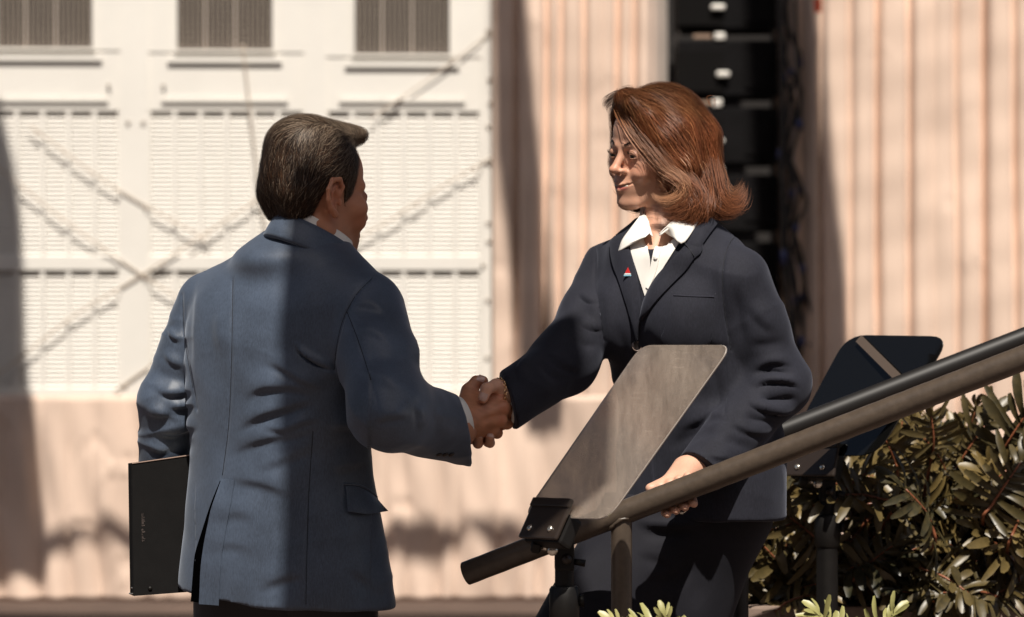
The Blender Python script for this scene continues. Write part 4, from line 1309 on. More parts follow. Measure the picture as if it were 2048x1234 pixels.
# shared body materials
M_skin = mat_attr("skin", rough=0.48, spec=0.4, sss=0.12, bump=0.12, bscale=500)
M_hair = mat_attr("hair", rough=0.48, spec=0.25)
_nt = M_hair.node_tree; _b = _nt.nodes["Principled BSDF"]; _o = _nt.nodes["Material Output"]
_tl = _nt.nodes.new("ShaderNodeBsdfTranslucent"); _mx = _nt.nodes.new("ShaderNodeMixShader"); _mx.inputs[0].default_value = 0.22
_vc = [n for n in _nt.nodes if n.bl_idname == "ShaderNodeVertexColor"][0]
_nt.links.new(_vc.outputs[0], _tl.inputs[0]); _nt.links.new(_b.outputs[0], _mx.inputs[1]); _nt.links.new(_tl.outputs[0], _mx.inputs[2]); _nt.links.new(_mx.outputs[0], _o.inputs[0])
M_nail = mat("nail", (0.62, 0.40, 0.33), rough=0.18, spec=0.6)
M_shirt = mat("white_shirt", (0.80, 0.77, 0.72), rough=0.75, bump=0.10, bscale=900)
def suit_mat(name, col, sheen, tint, rough=0.55, weave=2400.0, var=0.12, spec=0.35):
    m, nt, b = mat_new(name)
    tc = nt.nodes.new("ShaderNodeTexCoord")
    n = nt.nodes.new("ShaderNodeTexNoise"); n.inputs["Scale"].default_value = 420; n.inputs["Detail"].default_value = 3; n.inputs["Roughness"].default_value = 0.7
    mp = nt.nodes.new("ShaderNodeMapping"); mp.inputs["Scale"].default_value = (1.0, 1.0, 0.28)
    nt.links.new(tc.outputs["Object"], mp.inputs[0]); nt.links.new(mp.outputs[0], n.inputs["Vector"])
    n1 = nt.nodes.new("ShaderNodeTexNoise"); n1.inputs["Scale"].default_value = 9; n1.inputs["Detail"].default_value = 4
    nt.links.new(tc.outputs["Object"], n1.inputs["Vector"])
    mx = nt.nodes.new("ShaderNodeMath"); mx.operation = 'ADD'
    nt.links.new(n.outputs["Fac"], mx.inputs[0]); nt.links.new(n1.outputs["Fac"], mx.inputs[1])
    r = nt.nodes.new("ShaderNodeValToRGB")
    r.color_ramp.elements[0].position = 0.35; r.color_ramp.elements[1].position = 0.65
    hf = nt.nodes.new("ShaderNodeMath"); hf.operation = 'MULTIPLY'; hf.inputs[1].default_value = 0.5
    nt.links.new(mx.outputs[0], hf.inputs[0])
    r.color_ramp.elements[0].color = (*[c * (1 - var) for c in col], 1); r.color_ramp.elements[1].color = (*[c * (1 + var) for c in col], 1)
    nt.links.new(hf.outputs[0], r.inputs[0]); nt.links.new(r.outputs[0], b.inputs["Base Color"])
    bp = nt.nodes.new("ShaderNodeBump"); bp.inputs["Strength"].default_value = 0.22; bp.inputs["Distance"].default_value = 0.0008
    nt.links.new(n.outputs["Fac"], bp.inputs["Height"]); nt.links.new(bp.outputs[0], b.inputs["Normal"])
    b.inputs["Roughness"].default_value = rough
    b.inputs["Specular IOR Level"].default_value = spec
    b.inputs["Sheen Weight"].default_value = sheen; b.inputs["Sheen Roughness"].default_value = 0.45
    b.inputs["Sheen Tint"].default_value = (*tint, 1)
    return m
M_suit = suit_mat("blue_suit", (0.052, 0.070, 0.104), 0.22, (0.75, 0.84, 1.0), rough=0.52, spec=0.5, var=0.36)
M_trous = suit_mat("dark_trousers", (0.012, 0.012, 0.016), 0.1, (0.8, 0.8, 1.0))
M_knit = suit_mat("navy_knit", (0.0165, 0.0172, 0.0250), 0.12, (0.75, 0.80, 1.0), rough=0.8, var=0.35, spec=0.2)
M_slack = suit_mat("navy_slacks", (0.013, 0.013, 0.018), 0.06, (0.8, 0.82, 1.0), rough=0.8, var=0.15, spec=0.2)
M_thread = mat("seam_thread", (0.008, 0.009, 0.014), rough=0.8)
M_shoe = mat("black_leather", (0.012, 0.010, 0.009), rough=0.3)

def eye(parent, C, R, sc, s, gaze):
    """eyeball with iris and pupil, looking along gaze (head-local)"""
    c = C + (np.array([s * 0.031, 0.0765, 0.003]) * sc) @ R
    bm = bmesh.new(); bmesh.ops.create_uvsphere(bm, u_segments=32, v_segments=24, radius=0.0122 * sc)
    V = np.array([v.co[:] for v in bm.verts]); F = [[v.index for v in f.verts] for f in bm.faces]; bm.free()
    g_ = np.array(gaze, float); g_ = g_ / np.linalg.norm(g_); g_ = g_ @ R
    ct = (V / np.linalg.norm(V, axis=1, keepdims=True)) @ g_
    col = np.tile([0.62, 0.55, 0.50], (len(V), 1)); col[ct > math.cos(0.52)] = (0.05, 0.028, 0.015); col[ct > math.cos(0.24)] = (0.004, 0.004, 0.004)
    return mesh_np("eye", V + c, F, M_eye, parent, True, col)
M_eye = mat_attr("eye_wet", rough=0.08, spec=0.6)

def shoe(name, x, y, z, f, parent, mat_):
    f = np.array([f[0], f[1], 0.0]); f /= np.linalg.norm(f)
    a = np.array([x, y, z])
    def fn(P):
        d = d_chain(P, [a - f * 0.04 + [0, 0, .04], a + f * 0.08 + [0, 0, .035], a + f * 0.20 + [0, 0, .026]], [0.04, 0.042, 0.028], 0.0)
        d = smin(d, d_cone(P, a - f * .02 + [0, 0, .05], a - f * .02 + [0, 0, .11], .042, .045), .02)
        return np.maximum(d, z + 0.003 - P[:, 2])
    V, Q = surface(fn, a - [.28, .28, .01], a + [.28, .28, .17], 0.008)
    return mesh_np(name, V, Q, mat_, parent)
# ================================================================== the man, seen from behind
MAN = empty("person", (PX(569, 0, 0)[0], 0.0, 0.0), "person in blue suit seen from behind, shaking hands, binder under arm", "person", "people shaking hands")
mf = (math.sin(math.radians(35)), math.cos(math.radians(35)))       # where his chest points
mr = np.array([mf[1], -mf[0], 0.0]); mf3 = np.array([mf[0], mf[1], 0.0])

# ---- jacket
mRS, mRE, mRW = PX(735, 620, -0.10), PX(778, 822, -0.26), PX(922, 862, -0.045)
mLS, mLE, mLW = PX(412, 608, 0.11), PX(338, 806, 0.12), PX(330, 962, 0.17)
m_rows = [(455, 606, 66, .9, 0.0), (490, 602, 96, .8, 0.0), (520, 596, 134, .66, 0.0), (555, 586, 172, .55, 0.0), (600, 578, 196, .56, 0.0), (680, 566, 196, .60, 0.0), (760, 560, 188, .62, 0.0),
          (880, 560, 178, .62, 0.0), (960, 562, 182, .62, 0.0), (1060, 566, 198, .60, 0.0), (1150, 569, 210, .58, 0.0), (1260, 570, 220, .58, 0.0)]
hemz = PX(570, 1214, -0.1)[2]
def man_jacket(P):
    d, z0, z1 = d_torso(P, m_rows, mf, 0.0)
    d = np.maximum(d, P[:, 2] - PX(0, 462, 0)[2])
    # shoulder yoke
    nb = PX(606, 530, 0.01)
    d = smin(d, d_cone(P, nb, mRS + [-0.012, 0, 0.004], 0.058, 0.060), 0.03)
    d = smin(d, d_cone(P, nb, mLS + [0.010, 0, 0.006], 0.060, 0.054), 0.03)
    d = smin(d, d_ell(P, PX(600, 524, 0.0) - mf3 * 0.022, (0.100, 0.092, 0.042)), 0.03)
    # sleeves
    fa = (mRW - mRE) / np.linalg.norm(mRW - mRE)
    r_arm = d_chain(P, [mRS, mRS * .5 + mRE * .5, mRE], [0.066, 0.067, 0.063], 0.02)
    r_arm = smin(r_arm, capped(d_chain(P, [mRE, mRE * .45 + mRW * .55, mRW + fa * 0.05], [0.063, 0.063, 0.058]), P, mRW + [0.006, 0, 0], np.array([1.0, 0.10, 0.24])), 0.035)
    d = smin(d, r_arm, 0.014)
    fb = (mLW - mLE) / np.linalg.norm(mLW - mLE)
    l_arm = d_chain(P, [mLS, mLS * .5 + mLE * .5, mLE], [0.054, 0.052, 0.050], 0.02)
    l_arm = smin(l_arm, capped(d_chain(P, [mLE, mLW + fb * 0.05], [0.051, 0.052]), P, mLW, fb), 0.03)
    d = smin(d, l_arm, 0.010)
    # hem, slightly bowed
    hz = hemz + 0.018 * ((P[:, 0] - PX(600, 0, 0)[0]) / 0.2) ** 2 * np.where(P[:, 0] < PX(600, 0, 0)[0], 1.0, -0.3)
    d = np.maximum(d, hz - P[:, 2])
    return d
V, Q = surface(man_jacket, PX(230, 1250, 0.0) + [-.03, -.42, -.02], PX(985, 430, 0.0) + [.03, .40, .03], 0.0036)
V = relax(V, Q, 2, 0.5)
man_folds = [
    # left sleeve
    ([(316, 772), (333, 784), (357, 785), (386, 777)], 8, 8.0), ([(334, 806), (362, 797), (388, 788)], 7, -9.0), ([(336, 812), (365, 812), (392, 806)], 6, 6.0),
    ([(290, 822), (318, 827), (342, 819)], 9, 6.0), ([(312, 846), (345, 835), (392, 817)], 9, -9.0), ([(308, 857), (340, 864), (367, 858), (396, 845)], 10, 8.0),
    ([(325, 916), (357, 900), (390, 872)], 12, -8.0), ([(336, 656), (350, 673), (364, 684)], 6, 5.0), ([(338, 646), (350, 660), (362, 668)], 5, -5.0),
    ([(330, 684), (350, 706), (368, 714)], 7, -6.0), ([(326, 700), (348, 722), (372, 728)], 9, 5.0), ([(312, 745), (330, 752), (352, 745)], 9, -5.0), ([(300, 770), (312, 790), (318, 795)], 6, -4.0),
    ([(292, 880), (318, 895), (350, 890)], 10, 4.0), ([(300, 800), (330, 806)], 8, -3.0),
    # left part of the back
    ([(404, 540), (396, 620), (392, 700), (393, 790)], 9, 3.5), ([(420, 560), (412, 640), (412, 700)], 12, -3.0), ([(452, 600), (440, 660), (450, 720)], 16, 3.5), ([(470, 545), (520, 560), (560, 556)], 16, -2.5),
    ([(470, 640), (520, 648), (560, 640)], 16, -3.0),
    # diagonal drag lines from the right armhole
    ([(526, 716), (563, 730), (607, 757), (655, 778)], 11, 7.0), ([(560, 712), (600, 735), (650, 757)], 11, -6.0), ([(588, 684), (606, 706), (634, 724), (668, 738)], 7, 7.0, 's'),
    ([(590, 698), (620, 724), (660, 742)], 6, -4.0),
    ([(474, 806), (500, 784), (540, 770), (604, 772), (652, 792)], 12, 7.0), ([(480, 815), (530, 798), (590, 800), (640, 812)], 11, -7.0),
    ([(462, 862), (512, 832), (572, 812), (640, 790)], 12, 8.0), ([(470, 868), (530, 838), (575, 832), (640, 826)], 9, -6.0), ([(524, 846), (566, 856), (606, 842), (650, 832)], 9, 6.0),
    ([(448, 905), (520, 876), (590, 862), (650, 838)], 12, 5.0), ([(458, 912), (520, 896), (580, 904)], 12, -5.0), ([(500, 936), (560, 916), (640, 880)], 14, 3.5),
    ([(450, 950), (520, 962), (600, 990)], 14, 4.0), ([(450, 985), (510, 990), (570, 1008)], 14, -4.0), ([(420, 1040), (470, 1020), (520, 1030)], 16, 3.0),
    ([(510, 1175), (560, 1152), (612, 1140)], 14, 5.0), ([(440, 1150), (500, 1120), (560, 1118)], 18, -3.5), ([(400, 1095), (460, 1082), (520, 1095)], 16, 3.0), ([(620, 1020), (632, 1100), (628, 1190)], 20, -3.0),
    # right flank and hip
    ([(690, 760), (700, 820), (716, 870)], 14, -6.0), ([(655, 860), (690, 850), (722, 858)], 10, 4.0), ([(660, 900), (700, 888), (728, 892)], 10, -4.0), ([(660, 930), (700, 930), (730, 915)], 12, 4.0),
    ([(700, 1065), (740, 1090), (765, 1130)], 14, -4.0), ([(690, 1130), (730, 1150), (770, 1190)], 14, 4.0), ([(700, 1180), (730, 1165)], 12, -3.0),
    # right shoulder and sleeve
    ([(702, 610), (735, 606), (775, 622)], 10, 5.0), ([(700, 628), (738, 628), (782, 650)], 9, -5.0), ([(700, 655), (745, 662), (790, 690)], 10, 4.0), ([(706, 690), (750, 712), (796, 740)], 13, -4.5), ([(712, 730), (760, 752), (815, 780)], 14, 5.0),
    ([(720, 790), (770, 790), (822, 800)], 12, -5.0), ([(742, 842), (780, 830), (822, 824)], 10, 6.0), ([(752, 868), (796, 852), (830, 846)], 9, -5.0), ([(830, 806), (842, 830), (838, 866)], 8, 6.0), ([(848, 808), (862, 836), (858, 872)], 8, -5.0),
    ([(872, 808), (884, 840), (880, 880)], 10, 4.0), ([(770, 888), (820, 880), (870, 892)], 12, 4.0), ([(900, 830), (906, 870)], 10, -3.0),
    # seams: centre back, side, armholes
    ([(466, 560), (464, 690), (458, 842), (444, 958)], 2.6, -1.6, 'c'), ([(626, 862), (618, 980), (614, 1100), (612, 1212)], 2.6, -1.6, 'c'),
    ([(745, 556), (712, 590), (686, 640), (674, 690), (668, 740)], 3.0, -3.2, 'c'), ([(364, 588), (366, 640), (372, 700), (384, 770), (392, 820)], 3.0, -2.6, 'c'),
    ([(694, 624), (716, 680), (742, 760), (760, 830)], 2.4, -1.2, 'c'),
]
V = folds(V, Q, [(f_[0], f_[1] * (1.0 if len(f_) > 3 else 1.5), f_[2] * (1.0 if len(f_) > 3 else (1.0 if f_[2] > 0 else 0.3)), *f_[3:]) for f_ in man_folds])
N_ = vnormals(V, Q)
Uj = to_px(V)
def ridged(P, sc, seed, p=2.0):
    n_ = noise3(P + 0.012 * np.stack([noise3(P, 25, seed + 50), noise3(P, 25, seed + 51), noise3(P, 25, seed + 52)], 1), sc, seed)
    return np.clip(1 - np.abs(n_), 0, 1) ** p
bk = (Uj[:, 0] > 392) & (Uj[:, 0] < 740) & (Uj[:, 1] > 640)
waist = np.exp(-((Uj[:, 1] - 840) / 130) ** 2) * np.clip((Uj[:, 0] - 455) / 60, 0, 1) * bk
slv = np.clip((395 - Uj[:, 0]) / 25, 0, 1) * np.clip((Uj[:, 1] - 600) / 60, 0, 1) * np.clip((925 - Uj[:, 1]) / 20, 0, 1) + np.clip((Uj[:, 0] - 735) / 40, 0, 1) * np.clip((Uj[:, 1] - 600) / 80, 0, 1) * 0.6
skirt_ = np.clip((Uj[:, 1] - 960) / 80, 0, 1) * bk
aniso = V @ np.array([[1, 0, 0.30], [0, 1, 0], [0, 0, 1.0]]).T * [0.42, 0.42, 1.5]
V = V + N_ * (noise3(V, 26, 31) * 0.0016 + noise3(V, 60, 32) * 0.0006 + ridged(aniso, 26, 71) * 0.0055 * waist + ridged(aniso * [1, 1, .9], 30, 77) * 0.0028 * slv + ridged(aniso, 17, 83, 1.5) * 0.0035 * skirt_)[:, None]
bvh_mj = bvh_of(V, Q)
JM = mesh_np("jacket", V, Q, M_suit, MAN)
# seams as fine threads
for ln in ([(466, 560), (464, 690), (458, 842), (445, 950)], [(745, 556), (712, 590), (686, 640), (674, 690), (668, 740)], [(626, 862), (618, 980), (614, 1100), (612, 1208)], [(694, 624), (716, 680), (742, 760)], [(366, 600), (368, 650), (374, 705), (386, 775)]):
    seam("seam", bvh_mj, ln, M_thread, JM, r=0.00075, off=0.0)
# back vent: the overlapping flap stands off, its opening's shade is a flush near-black patch
M_vent_shade = mat("vent_shade_black", (0.0012, 0.0012, 0.0014), rough=1.0, spec=0.0)
cloth_patch("vent_shade", bvh_mj, [(441, 962), (422, 1010), (402, 1072), (391, 1110), (387, 1150), (383, 1203)], [(446, 962), (436, 1010), (424, 1075), (415, 1130), (410, 1206)], 28, 6, M_vent_shade, JM, off=0.0006, thick=0.0012)
cloth_patch("vent_flap", bvh_mj, [(444, 958), (433, 1008), (420, 1072), (411, 1130), (407, 1208)], [(470, 960), (462, 1010), (450, 1075), (442, 1130), (438, 1211)], 24, 7, M_suit, JM, off=0.0008, thick=0.0012, lift=lambda i, j: 0.009 * (1 - j) ** 2 * np.minimum(1, i * 4))
# pocket flap at the right hip
cloth_patch("pocket_flap", bvh_mj, [(690, 972), (715, 975), (735, 985), (751, 998)], [(692, 1025), (722, 1030), (745, 1028), (765, 1024)], 16, 10, M_suit, JM, off=0.001, thick=0.003, puff=0.004, lift=lambda i, j: 0.007 * j ** 2)
seam("pocket_welt", bvh_mj, [(686, 968), (715, 971), (737, 981), (752, 994)], M_suit, JM, r=0.0028, off=0.001)
# sleeve buttons
M_btn = mat("dark_button", (0.03, 0.022, 0.018), rough=0.35)
for bx in (878, 890, 902):
    l, nr = hit(bvh_mj, bx, 908)
    if l is not None: MB().tube([l + nr * 0.0005, l + nr * 0.003, l + nr * 0.0036], [0.0055, 0.0055, 0.003], 12).build("sleeve_button", M_btn, JM, True)

# ---- collars: a band round the neck that drops towards the throat
nc = PX(630, 470, -0.005)
def coll(ra, rb, dz, sf=0.42, sr=0.26, bulge=0.0):
    def fn(a):
        u, v = ra * math.cos(a), rb * math.sin(a)
        p = nc + mr * u + mf3 * v
        return p + np.array([0, 0, dz - sf * v - sr * u])
    return fn
ring_band("jacket_collar", [coll(0.0665, 0.074, 0.001), coll(0.0680, 0.0755, 0.0035), coll(0.0700, 0.0775, 0.0025), coll(0.0740, 0.082, -0.010), coll(0.0800, 0.091, -0.026), coll(0.0865, 0.101, -0.046, .44, .25), coll(0.0865, 0.101, -0.051, .44, .25), coll(0.080, 0.094, -0.052, .44, .25)], M_suit, JM, 96, 0.0022)
SH = empty("shirt", tuple(nc)); SH.parent = MAN; SH.location = Vector(nc) - Vector(MAN.location)
ring_band("shirt_collar", [coll(0.0615, 0.069, -0.030), coll(0.0622, 0.0698, 0.012), coll(0.0630, 0.0705, 0.0190), coll(0.0645, 0.072, 0.0180), coll(0.0665, 0.0735, -0.022)], M_shirt, SH, 96, 0.0016)
# shirt cuff at the right wrist
fa = (mRW - mRE) / np.linalg.norm(mRW - mRE)
def cuff_ring(c, ax, r, sx=1.0):
    ax = ax / np.linalg.norm(ax)
    s1 = np.cross(ax, [0, 0, 1.0]); s1 /= np.linalg.norm(s1); s2 = np.cross(s1, ax)
    return lambda a: c + s1 * r * sx * math.cos(a) + s2 * r * math.sin(a)
mW2 = PX(925, 835, -0.038)
ca_ = np.array([0.84, 0.36, 0.26])
ring_band("shirt_cuff", [cuff_ring(mW2 - fa * 0.04, ca_, 0.0385), cuff_ring(mW2 + [-.004, 0, -.001], ca_, 0.0375), cuff_ring(mW2 + [.0030, 0.003, .0008], ca_, 0.0382), cuff_ring(mW2 + [.0026, 0.003, .0006], ca_, 0.0362), cuff_ring(mW2 - [.012, 0, 0], ca_, 0.034)], M_shirt, SH, 48, 0.0012)
cb_ = (mLW - mLE) / np.linalg.norm(mLW - mLE)
ring_band("shirt_cuff", [cuff_ring(mLW - cb_ * 0.02, cb_, 0.040), cuff_ring(mLW + cb_ * 0.014, cb_, 0.039)], M_shirt, SH, 32, 0.0012)

# ---- head, neck and hands: one body
mC = PX(628, 392, 0.0)
mR = frame((math.sin(math.radians(52)), math.cos(math.radians(52))), pitch=-4, roll=1)
M_SC = 1.04
def man_head(P):
    q = ((P - mC) @ mR.T / M_SC).astype(np.float32)
    return head_sdf(q, True, 0.3) * M_SC
HV, HQ = surface(man_head, mC - [.14, .14, .26], mC + [.14, .14, .16], 0.0022)
skin_m = (0.49, 0.225, 0.130)
HCc = skin_colors((HV - mC) @ mR.T / M_SC, skin_m, True)

def man_hand(P):
    w0 = PX(912, 846, -0.055)
    d = d_cone(P, w0, PX(940, 838, -0.022), 0.029, 0.030)
    mc = [((940, 815, -.016), (1000, 793, .002), 17, 14.5), ((940, 832, -.024), (1006, 815, -.014), 18, 15), ((941, 848, -.022), (1000, 840, -.012), 18, 14.5), ((942, 860, -.014), (984, 860, -.002), 17, 13)]
    for a, b, ra, rb in mc:
        d = smin(d, d_cone(P, PX(*a), PX(*b), ra * S, rb * S), 0.012)
    d = smin(d, d_cone(P, PX(940, 800, 0.005), PX(990, 805, 0.012), 0.017, 0.013), 0.012)
    fingers = [[(1000, 793, .002), (1019, 803, .034), (1004, 818, .064), (985, 822, .072)], [(1006, 815, -.014), (1023, 822, .020), (1010, 834, .058), (988, 838, .070)],
               [(1000, 840, -.012), (1014, 846, .020), (1000, 852, .054), (980, 854, .066)], [(984, 860, -.002), (994, 866, .024), (984, 868, .050), (968, 868, .060)]]
    for f, rr in zip(fingers, [(13.5, 12.5, 10.5, 9), (14, 13, 11, 9.5), (13.5, 12, 10, 9), (12, 10.5, 9, 8)]):
        fd = d_chain(P, [PX(*p) for p in f], [r * S for r in rr], 0.003)
        fd = smin(fd, d_ell(P, PX(*f[1]), (rr[1] * S * 1.06,) * 3), 0.003)
        d = smin(d, fd, 0.004)
    for k in [(1002, 794, -.004), (1009, 815, -.019), (1003, 840, -.016), (987, 859, -.006)]:      # knuckles
        d = smin(d, d_ell(P, PX(*k), (0.0095, 0.0095, 0.009)), 0.006)
    for a, b in [((948, 822, -.048), (998, 803, -.016)), ((950, 836, -.052), (1000, 818, -.030)), ((952, 850, -.045), (992, 840, -.028))]:   # tendons
        d = smin(d, d_cone(P, PX(*a) + [0, .008, 0], PX(*b) + [0, .006, 0], 0.003, 0.004), 0.008)
    th = d_chain(P, [PX(934, 806, -.008), PX(938, 782, .010), PX(953, 764, .016), PX(966, 762, .012)], [18 * S, 15.5 * S, 12.5 * S, 10.5 * S], 0.004)
    d = smin(d, th, 0.010)
    return d
hc0 = PX(970, 820, 0.0)
MV, MQ = surface(man_hand, PX(880, 900, 0) - [0, .11, .0], PX(1045, 735, 0) + [0, .10, 0], 0.0016)
hcl = np.tile(np.array(skin_m) * [1.0, 0.97, 0.94], (len(MV), 1)) * (1 + 0.10 * noise3(MV, 110, 8) + 0.06 * noise3(MV, 300, 9))[:, None]
def blend_at(V, C, pts, rad, col, w=0.6):
    for p in pts:
        k = w * np.exp(-(np.linalg.norm(V - p, axis=1) / rad) ** 2)
        C = C * (1 - k[:, None]) + np.array(col) * k[:, None]
    return C
hcl = blend_at(MV, hcl, [PX(1002, 794, -.012), PX(1009, 815, -.026), PX(1003, 840, -.024), PX(1020, 804, .026), PX(1024, 822, .010)], 0.009, np.array(skin_m) * [1.12, .85, .8])
# hidden left hand, holding the binder's lower edge from behind
def man_lhand(P):
    d = d_cone(P, mLW - cb_ * .03, mLW + cb_ * .02, .029, .028)
    base_ = mLW + cb_ * .03
    d = smin(d, d_cone(P, base_, base_ + [0.0, .01, -.075], .03, .026), .015)
    for i, o in enumerate((-.027, -.009, .009, .027)):
        p = base_ + mf3 * o + np.array([0, 0.005, -.075])
        L = [.055, .068, .062, .048][i]
        d = smin(d, d_chain(P, [p, p + [0.004, -.006, -.6 * L], p + [0.006, -.022, -L]], [.0098, .0092, .008]), .004)
    d = smin(d, d_chain(P, [base_ + mf3 * .02, base_ + mf3 * .05 + [0, -.01, -.04], base_ + mf3 * .055 + [0, -.02, -.075]], [.014, .0115, .0095]), .008)
    return d
LV, LQ = surface(man_lhand, mLW - [.10, .10, .22], mLW + [.12, .12, .06], 0.004)
# hidden torso, arms and legs inside the clothes
mhipR, mhipL = PX(569, 1100, 0) + mr * 0.10, PX(569, 1100, 0) - mr * 0.10
mhip = np.array([PX(569, 0, 0)[0], 0.0, 0.0])
footR = mhip + mr * 0.11 + mf3 * 0.06; footL = mhip - mr * 0.12 - mf3 * 0.05
def man_inner(P):
    d = d_chain(P, [PX(603, 540, 0), PX(575, 700, 0), PX(565, 900, 0), PX(569, 1120, 0)], [.04, .09, .09, .10], .03)
    d = smin(d, d_chain(P, [PX(603, 560, 0), mRS, mRE, mRW], [.05, .045, .04, .03]), .02)
    d = smin(d, d_chain(P, [PX(603, 560, 0), mLS, mLE, mLW], [.05, .04, .036, .03]), .02)
    for hp, ft in ((mhipR, footR), (mhipL, footL)):
        kn = (hp + ft) / 2 + mf3 * .02; an = ft + np.array([0, 0, .09])
        d = smin(d, d_chain(P, [hp, kn, an], [.078, .052, .036]), .03)
    return d
IV, IQ = surface(man_inner, PX(260, 1234, 0) * [1, 0, 0] + [-.05, -.4, 0.03], PX(985, 470, 0) + [.05, .4, 0], 0.012)
pb = join_parts([(HV, HQ, HCc), (MV, MQ, hcl), (LV, LQ, np.tile(skin_m, (len(LV), 1))), (IV, IQ, np.tile(skin_m, (len(IV), 1)))])
BODYM = mesh_np("body", pb[0], pb[1], M_skin, MAN, True, pb[2])
for s in (-1, 1): eye(MAN, mC, mR, M_SC, s, (0, 1, -0.05))
# thumb nail
bvh_mh = bvh_of(MV, MQ)
def nail(bvh, cx, cy, du, dv, w, l, parent, name="nail"):
    """nail laid on the fingertip; du, dv pixel directions of its width and length"""
    du = np.array(du, float); dv = np.array(dv, float)
    A = [(cx + du[0] * w * s + dv[0] * t, cy + du[1] * w * s + dv[1] * t) for s, t in ((-1, -l), (-1.05, 0), (-0.75, l))]
    B = [(cx + du[0] * w * s + dv[0] * t, cy + du[1] * w * s + dv[1] * t) for s, t in ((1, -l), (1.05, 0), (0.75, l))]
    return cloth_patch(name, bvh, A, B, 8, 6, M_nail, parent, off=-0.0004, thick=0.0012, puff=0.0004)
nail(bvh_mh, 962, 757, (0.95, 0.30), (0.35, -0.94), 7.5, 6, BODYM)

# ---- hair
def mh_vol(q):
    d = d_ell(q, (0, -0.011, 0.040), (0.0785, 0.0905, 0.0950))
    d = smin(d, d_ell(q, (-0.006, 0.044, 0.112), (0.046, 0.044, 0.020)), 0.018)
    d = smin(d, d_ell(q, (0.000, 0.072, 0.112), (0.036, 0.020, 0.011)), 0.014)
    d = smin(d, d_ell(q, (0.0, -0.034, 0.088), (0.060, 0.056, 0.045)), 0.02)
    d = smin(d, d_cone(q, (0.03, -0.052, 0.0), (0.018, -0.036, -0.050), 0.038, 0.030), 0.02)
    d = smin(d, d_cone(q, (-0.03, -0.052, 0.0), (-0.018, -0.036, -0.050), 0.038, 0.030), 0.02)
    # side part groove on his right
    d = smax(d, -d_cone(q, (0.046, 0.085, 0.108), (0.050, -0.01, 0.128), 0.0050, 0.003), 0.010)
    return d
def mh_sdf(P):
    q = ((P - mC) @ mR.T / M_SC).astype(np.float32)
    d = mh_vol(q) * M_SC
    x, y, z = q[:, 0], q[:, 1], q[:, 2]
    ax = np.abs(x)
    # hairline: nape, round the ear, sideburn, temple, brow
    yy = np.array([-0.14, -0.075, -0.050, -0.040, -0.030, 0.000, 0.014, 0.020, 0.034, 0.040, 0.052, 0.066, 0.078, 0.12])
    zz = np.array([-0.040, -0.043, -0.042, -0.040, 0.004, 0.034, 0.028, -0.012, -0.016, 0.014, 0.056, 0.084, 0.098, 0.100])
    lim = np.interp(y, yy, zz)
    cut = (lim - z) * 0.62
    return smax(d, cut, 0.006)
hv, hq = surface(mh_sdf, mC - [.14, .15, .12], mC + [.15, .15, .20], 0.003)
hrng = np.random.default_rng(5)
def mh_dir(P):
    q = (P - mC) @ mR.T
    x, y, z = q[:, 0], q[:, 1], q[:, 2]
    D = np.zeros_like(q)
    top = np.clip((z - 0.085) / 0.03, 0, 1) * np.clip((0.052 - x) / 0.012, 0, 1)
    back = np.clip((-y - 0.02) / 0.05, 0, 1)
    t_dir = np.stack([-0.75 - 0.2 * back, -0.55 - 0.6 * back + 0.2 * np.clip(y / 0.05, -1, 1), 0.45 - 0.7 * back], 1)
    s_dir = np.stack([0.05 * np.sign(x), -0.62 + 0.35 * back, -0.72 - 0.3 * back], 1)
    front = np.clip((y - 0.055) / 0.02, 0, 1) * top
    D = s_dir * (1 - top)[:, None] + t_dir * top[:, None]
    D = D * (1 - front)[:, None] + np.stack([-0.55 + 0 * x, 0.35 + 0 * x, 0.5 + 0 * x], 1) * front[:, None]
    D = D + 0.25 * np.stack([noise3(q, 45, 1), noise3(q, 45, 2), noise3(q, 45, 3)], 1)
    return D @ mR
roots = sample_surface(hv, hq, 40000, hrng)
N = len(roots)
qr = (roots - mC) @ mR.T
topm = np.clip((qr[:, 2] - 0.08) / 0.04, 0, 1)
paths, nrms = grow(mh_sdf, roots, mh_dir, 7, 0.0042 + 0.0030 * topm + hrng.uniform(0, .0012, N), 0.0006 + 0.0042 * hrng.random(N) ** 3 + 0.0012 * topm, hrng, 0.22)
base_c = np.array([0.036, 0.021, 0.014])
grey = np.clip(0.14 + 0.45 * np.clip((qr[:, 2] - 0.09) / 0.03, 0, 1) + 0.55 * np.clip((qr[:, 1] - 0.0) / 0.08, 0, 1) * np.clip((qr[:, 2] + 0.02) / 0.1, 0, 1) + 0.45 * np.exp(-(((qr[:, 1] - 0.012) / 0.03) ** 2 + ((qr[:, 2] - 0.035) / 0.03) ** 2)), 0, .85)
isg = hrng.random(N) < grey
col = base_c * (0.6 + 1.1 * hrng.random(N) ** 2)[:, None]
col = np.where(isg[:, None], np.array([0.22, 0.165, 0.12]) * (0.4 + 0.9 * hrng.random(N))[:, None], col)
brn = hrng.random(N) < 0.16
col = np.where((brn & ~isg)[:, None], np.array([0.085, 0.042, 0.022]) * (0.6 + 0.8 * hrng.random(N))[:, None], col)
sv, sq, sc_ = strands("hair", paths, nrms, 0.00038 + 0.0004 * hrng.random(N), col, M_hair, MAN)
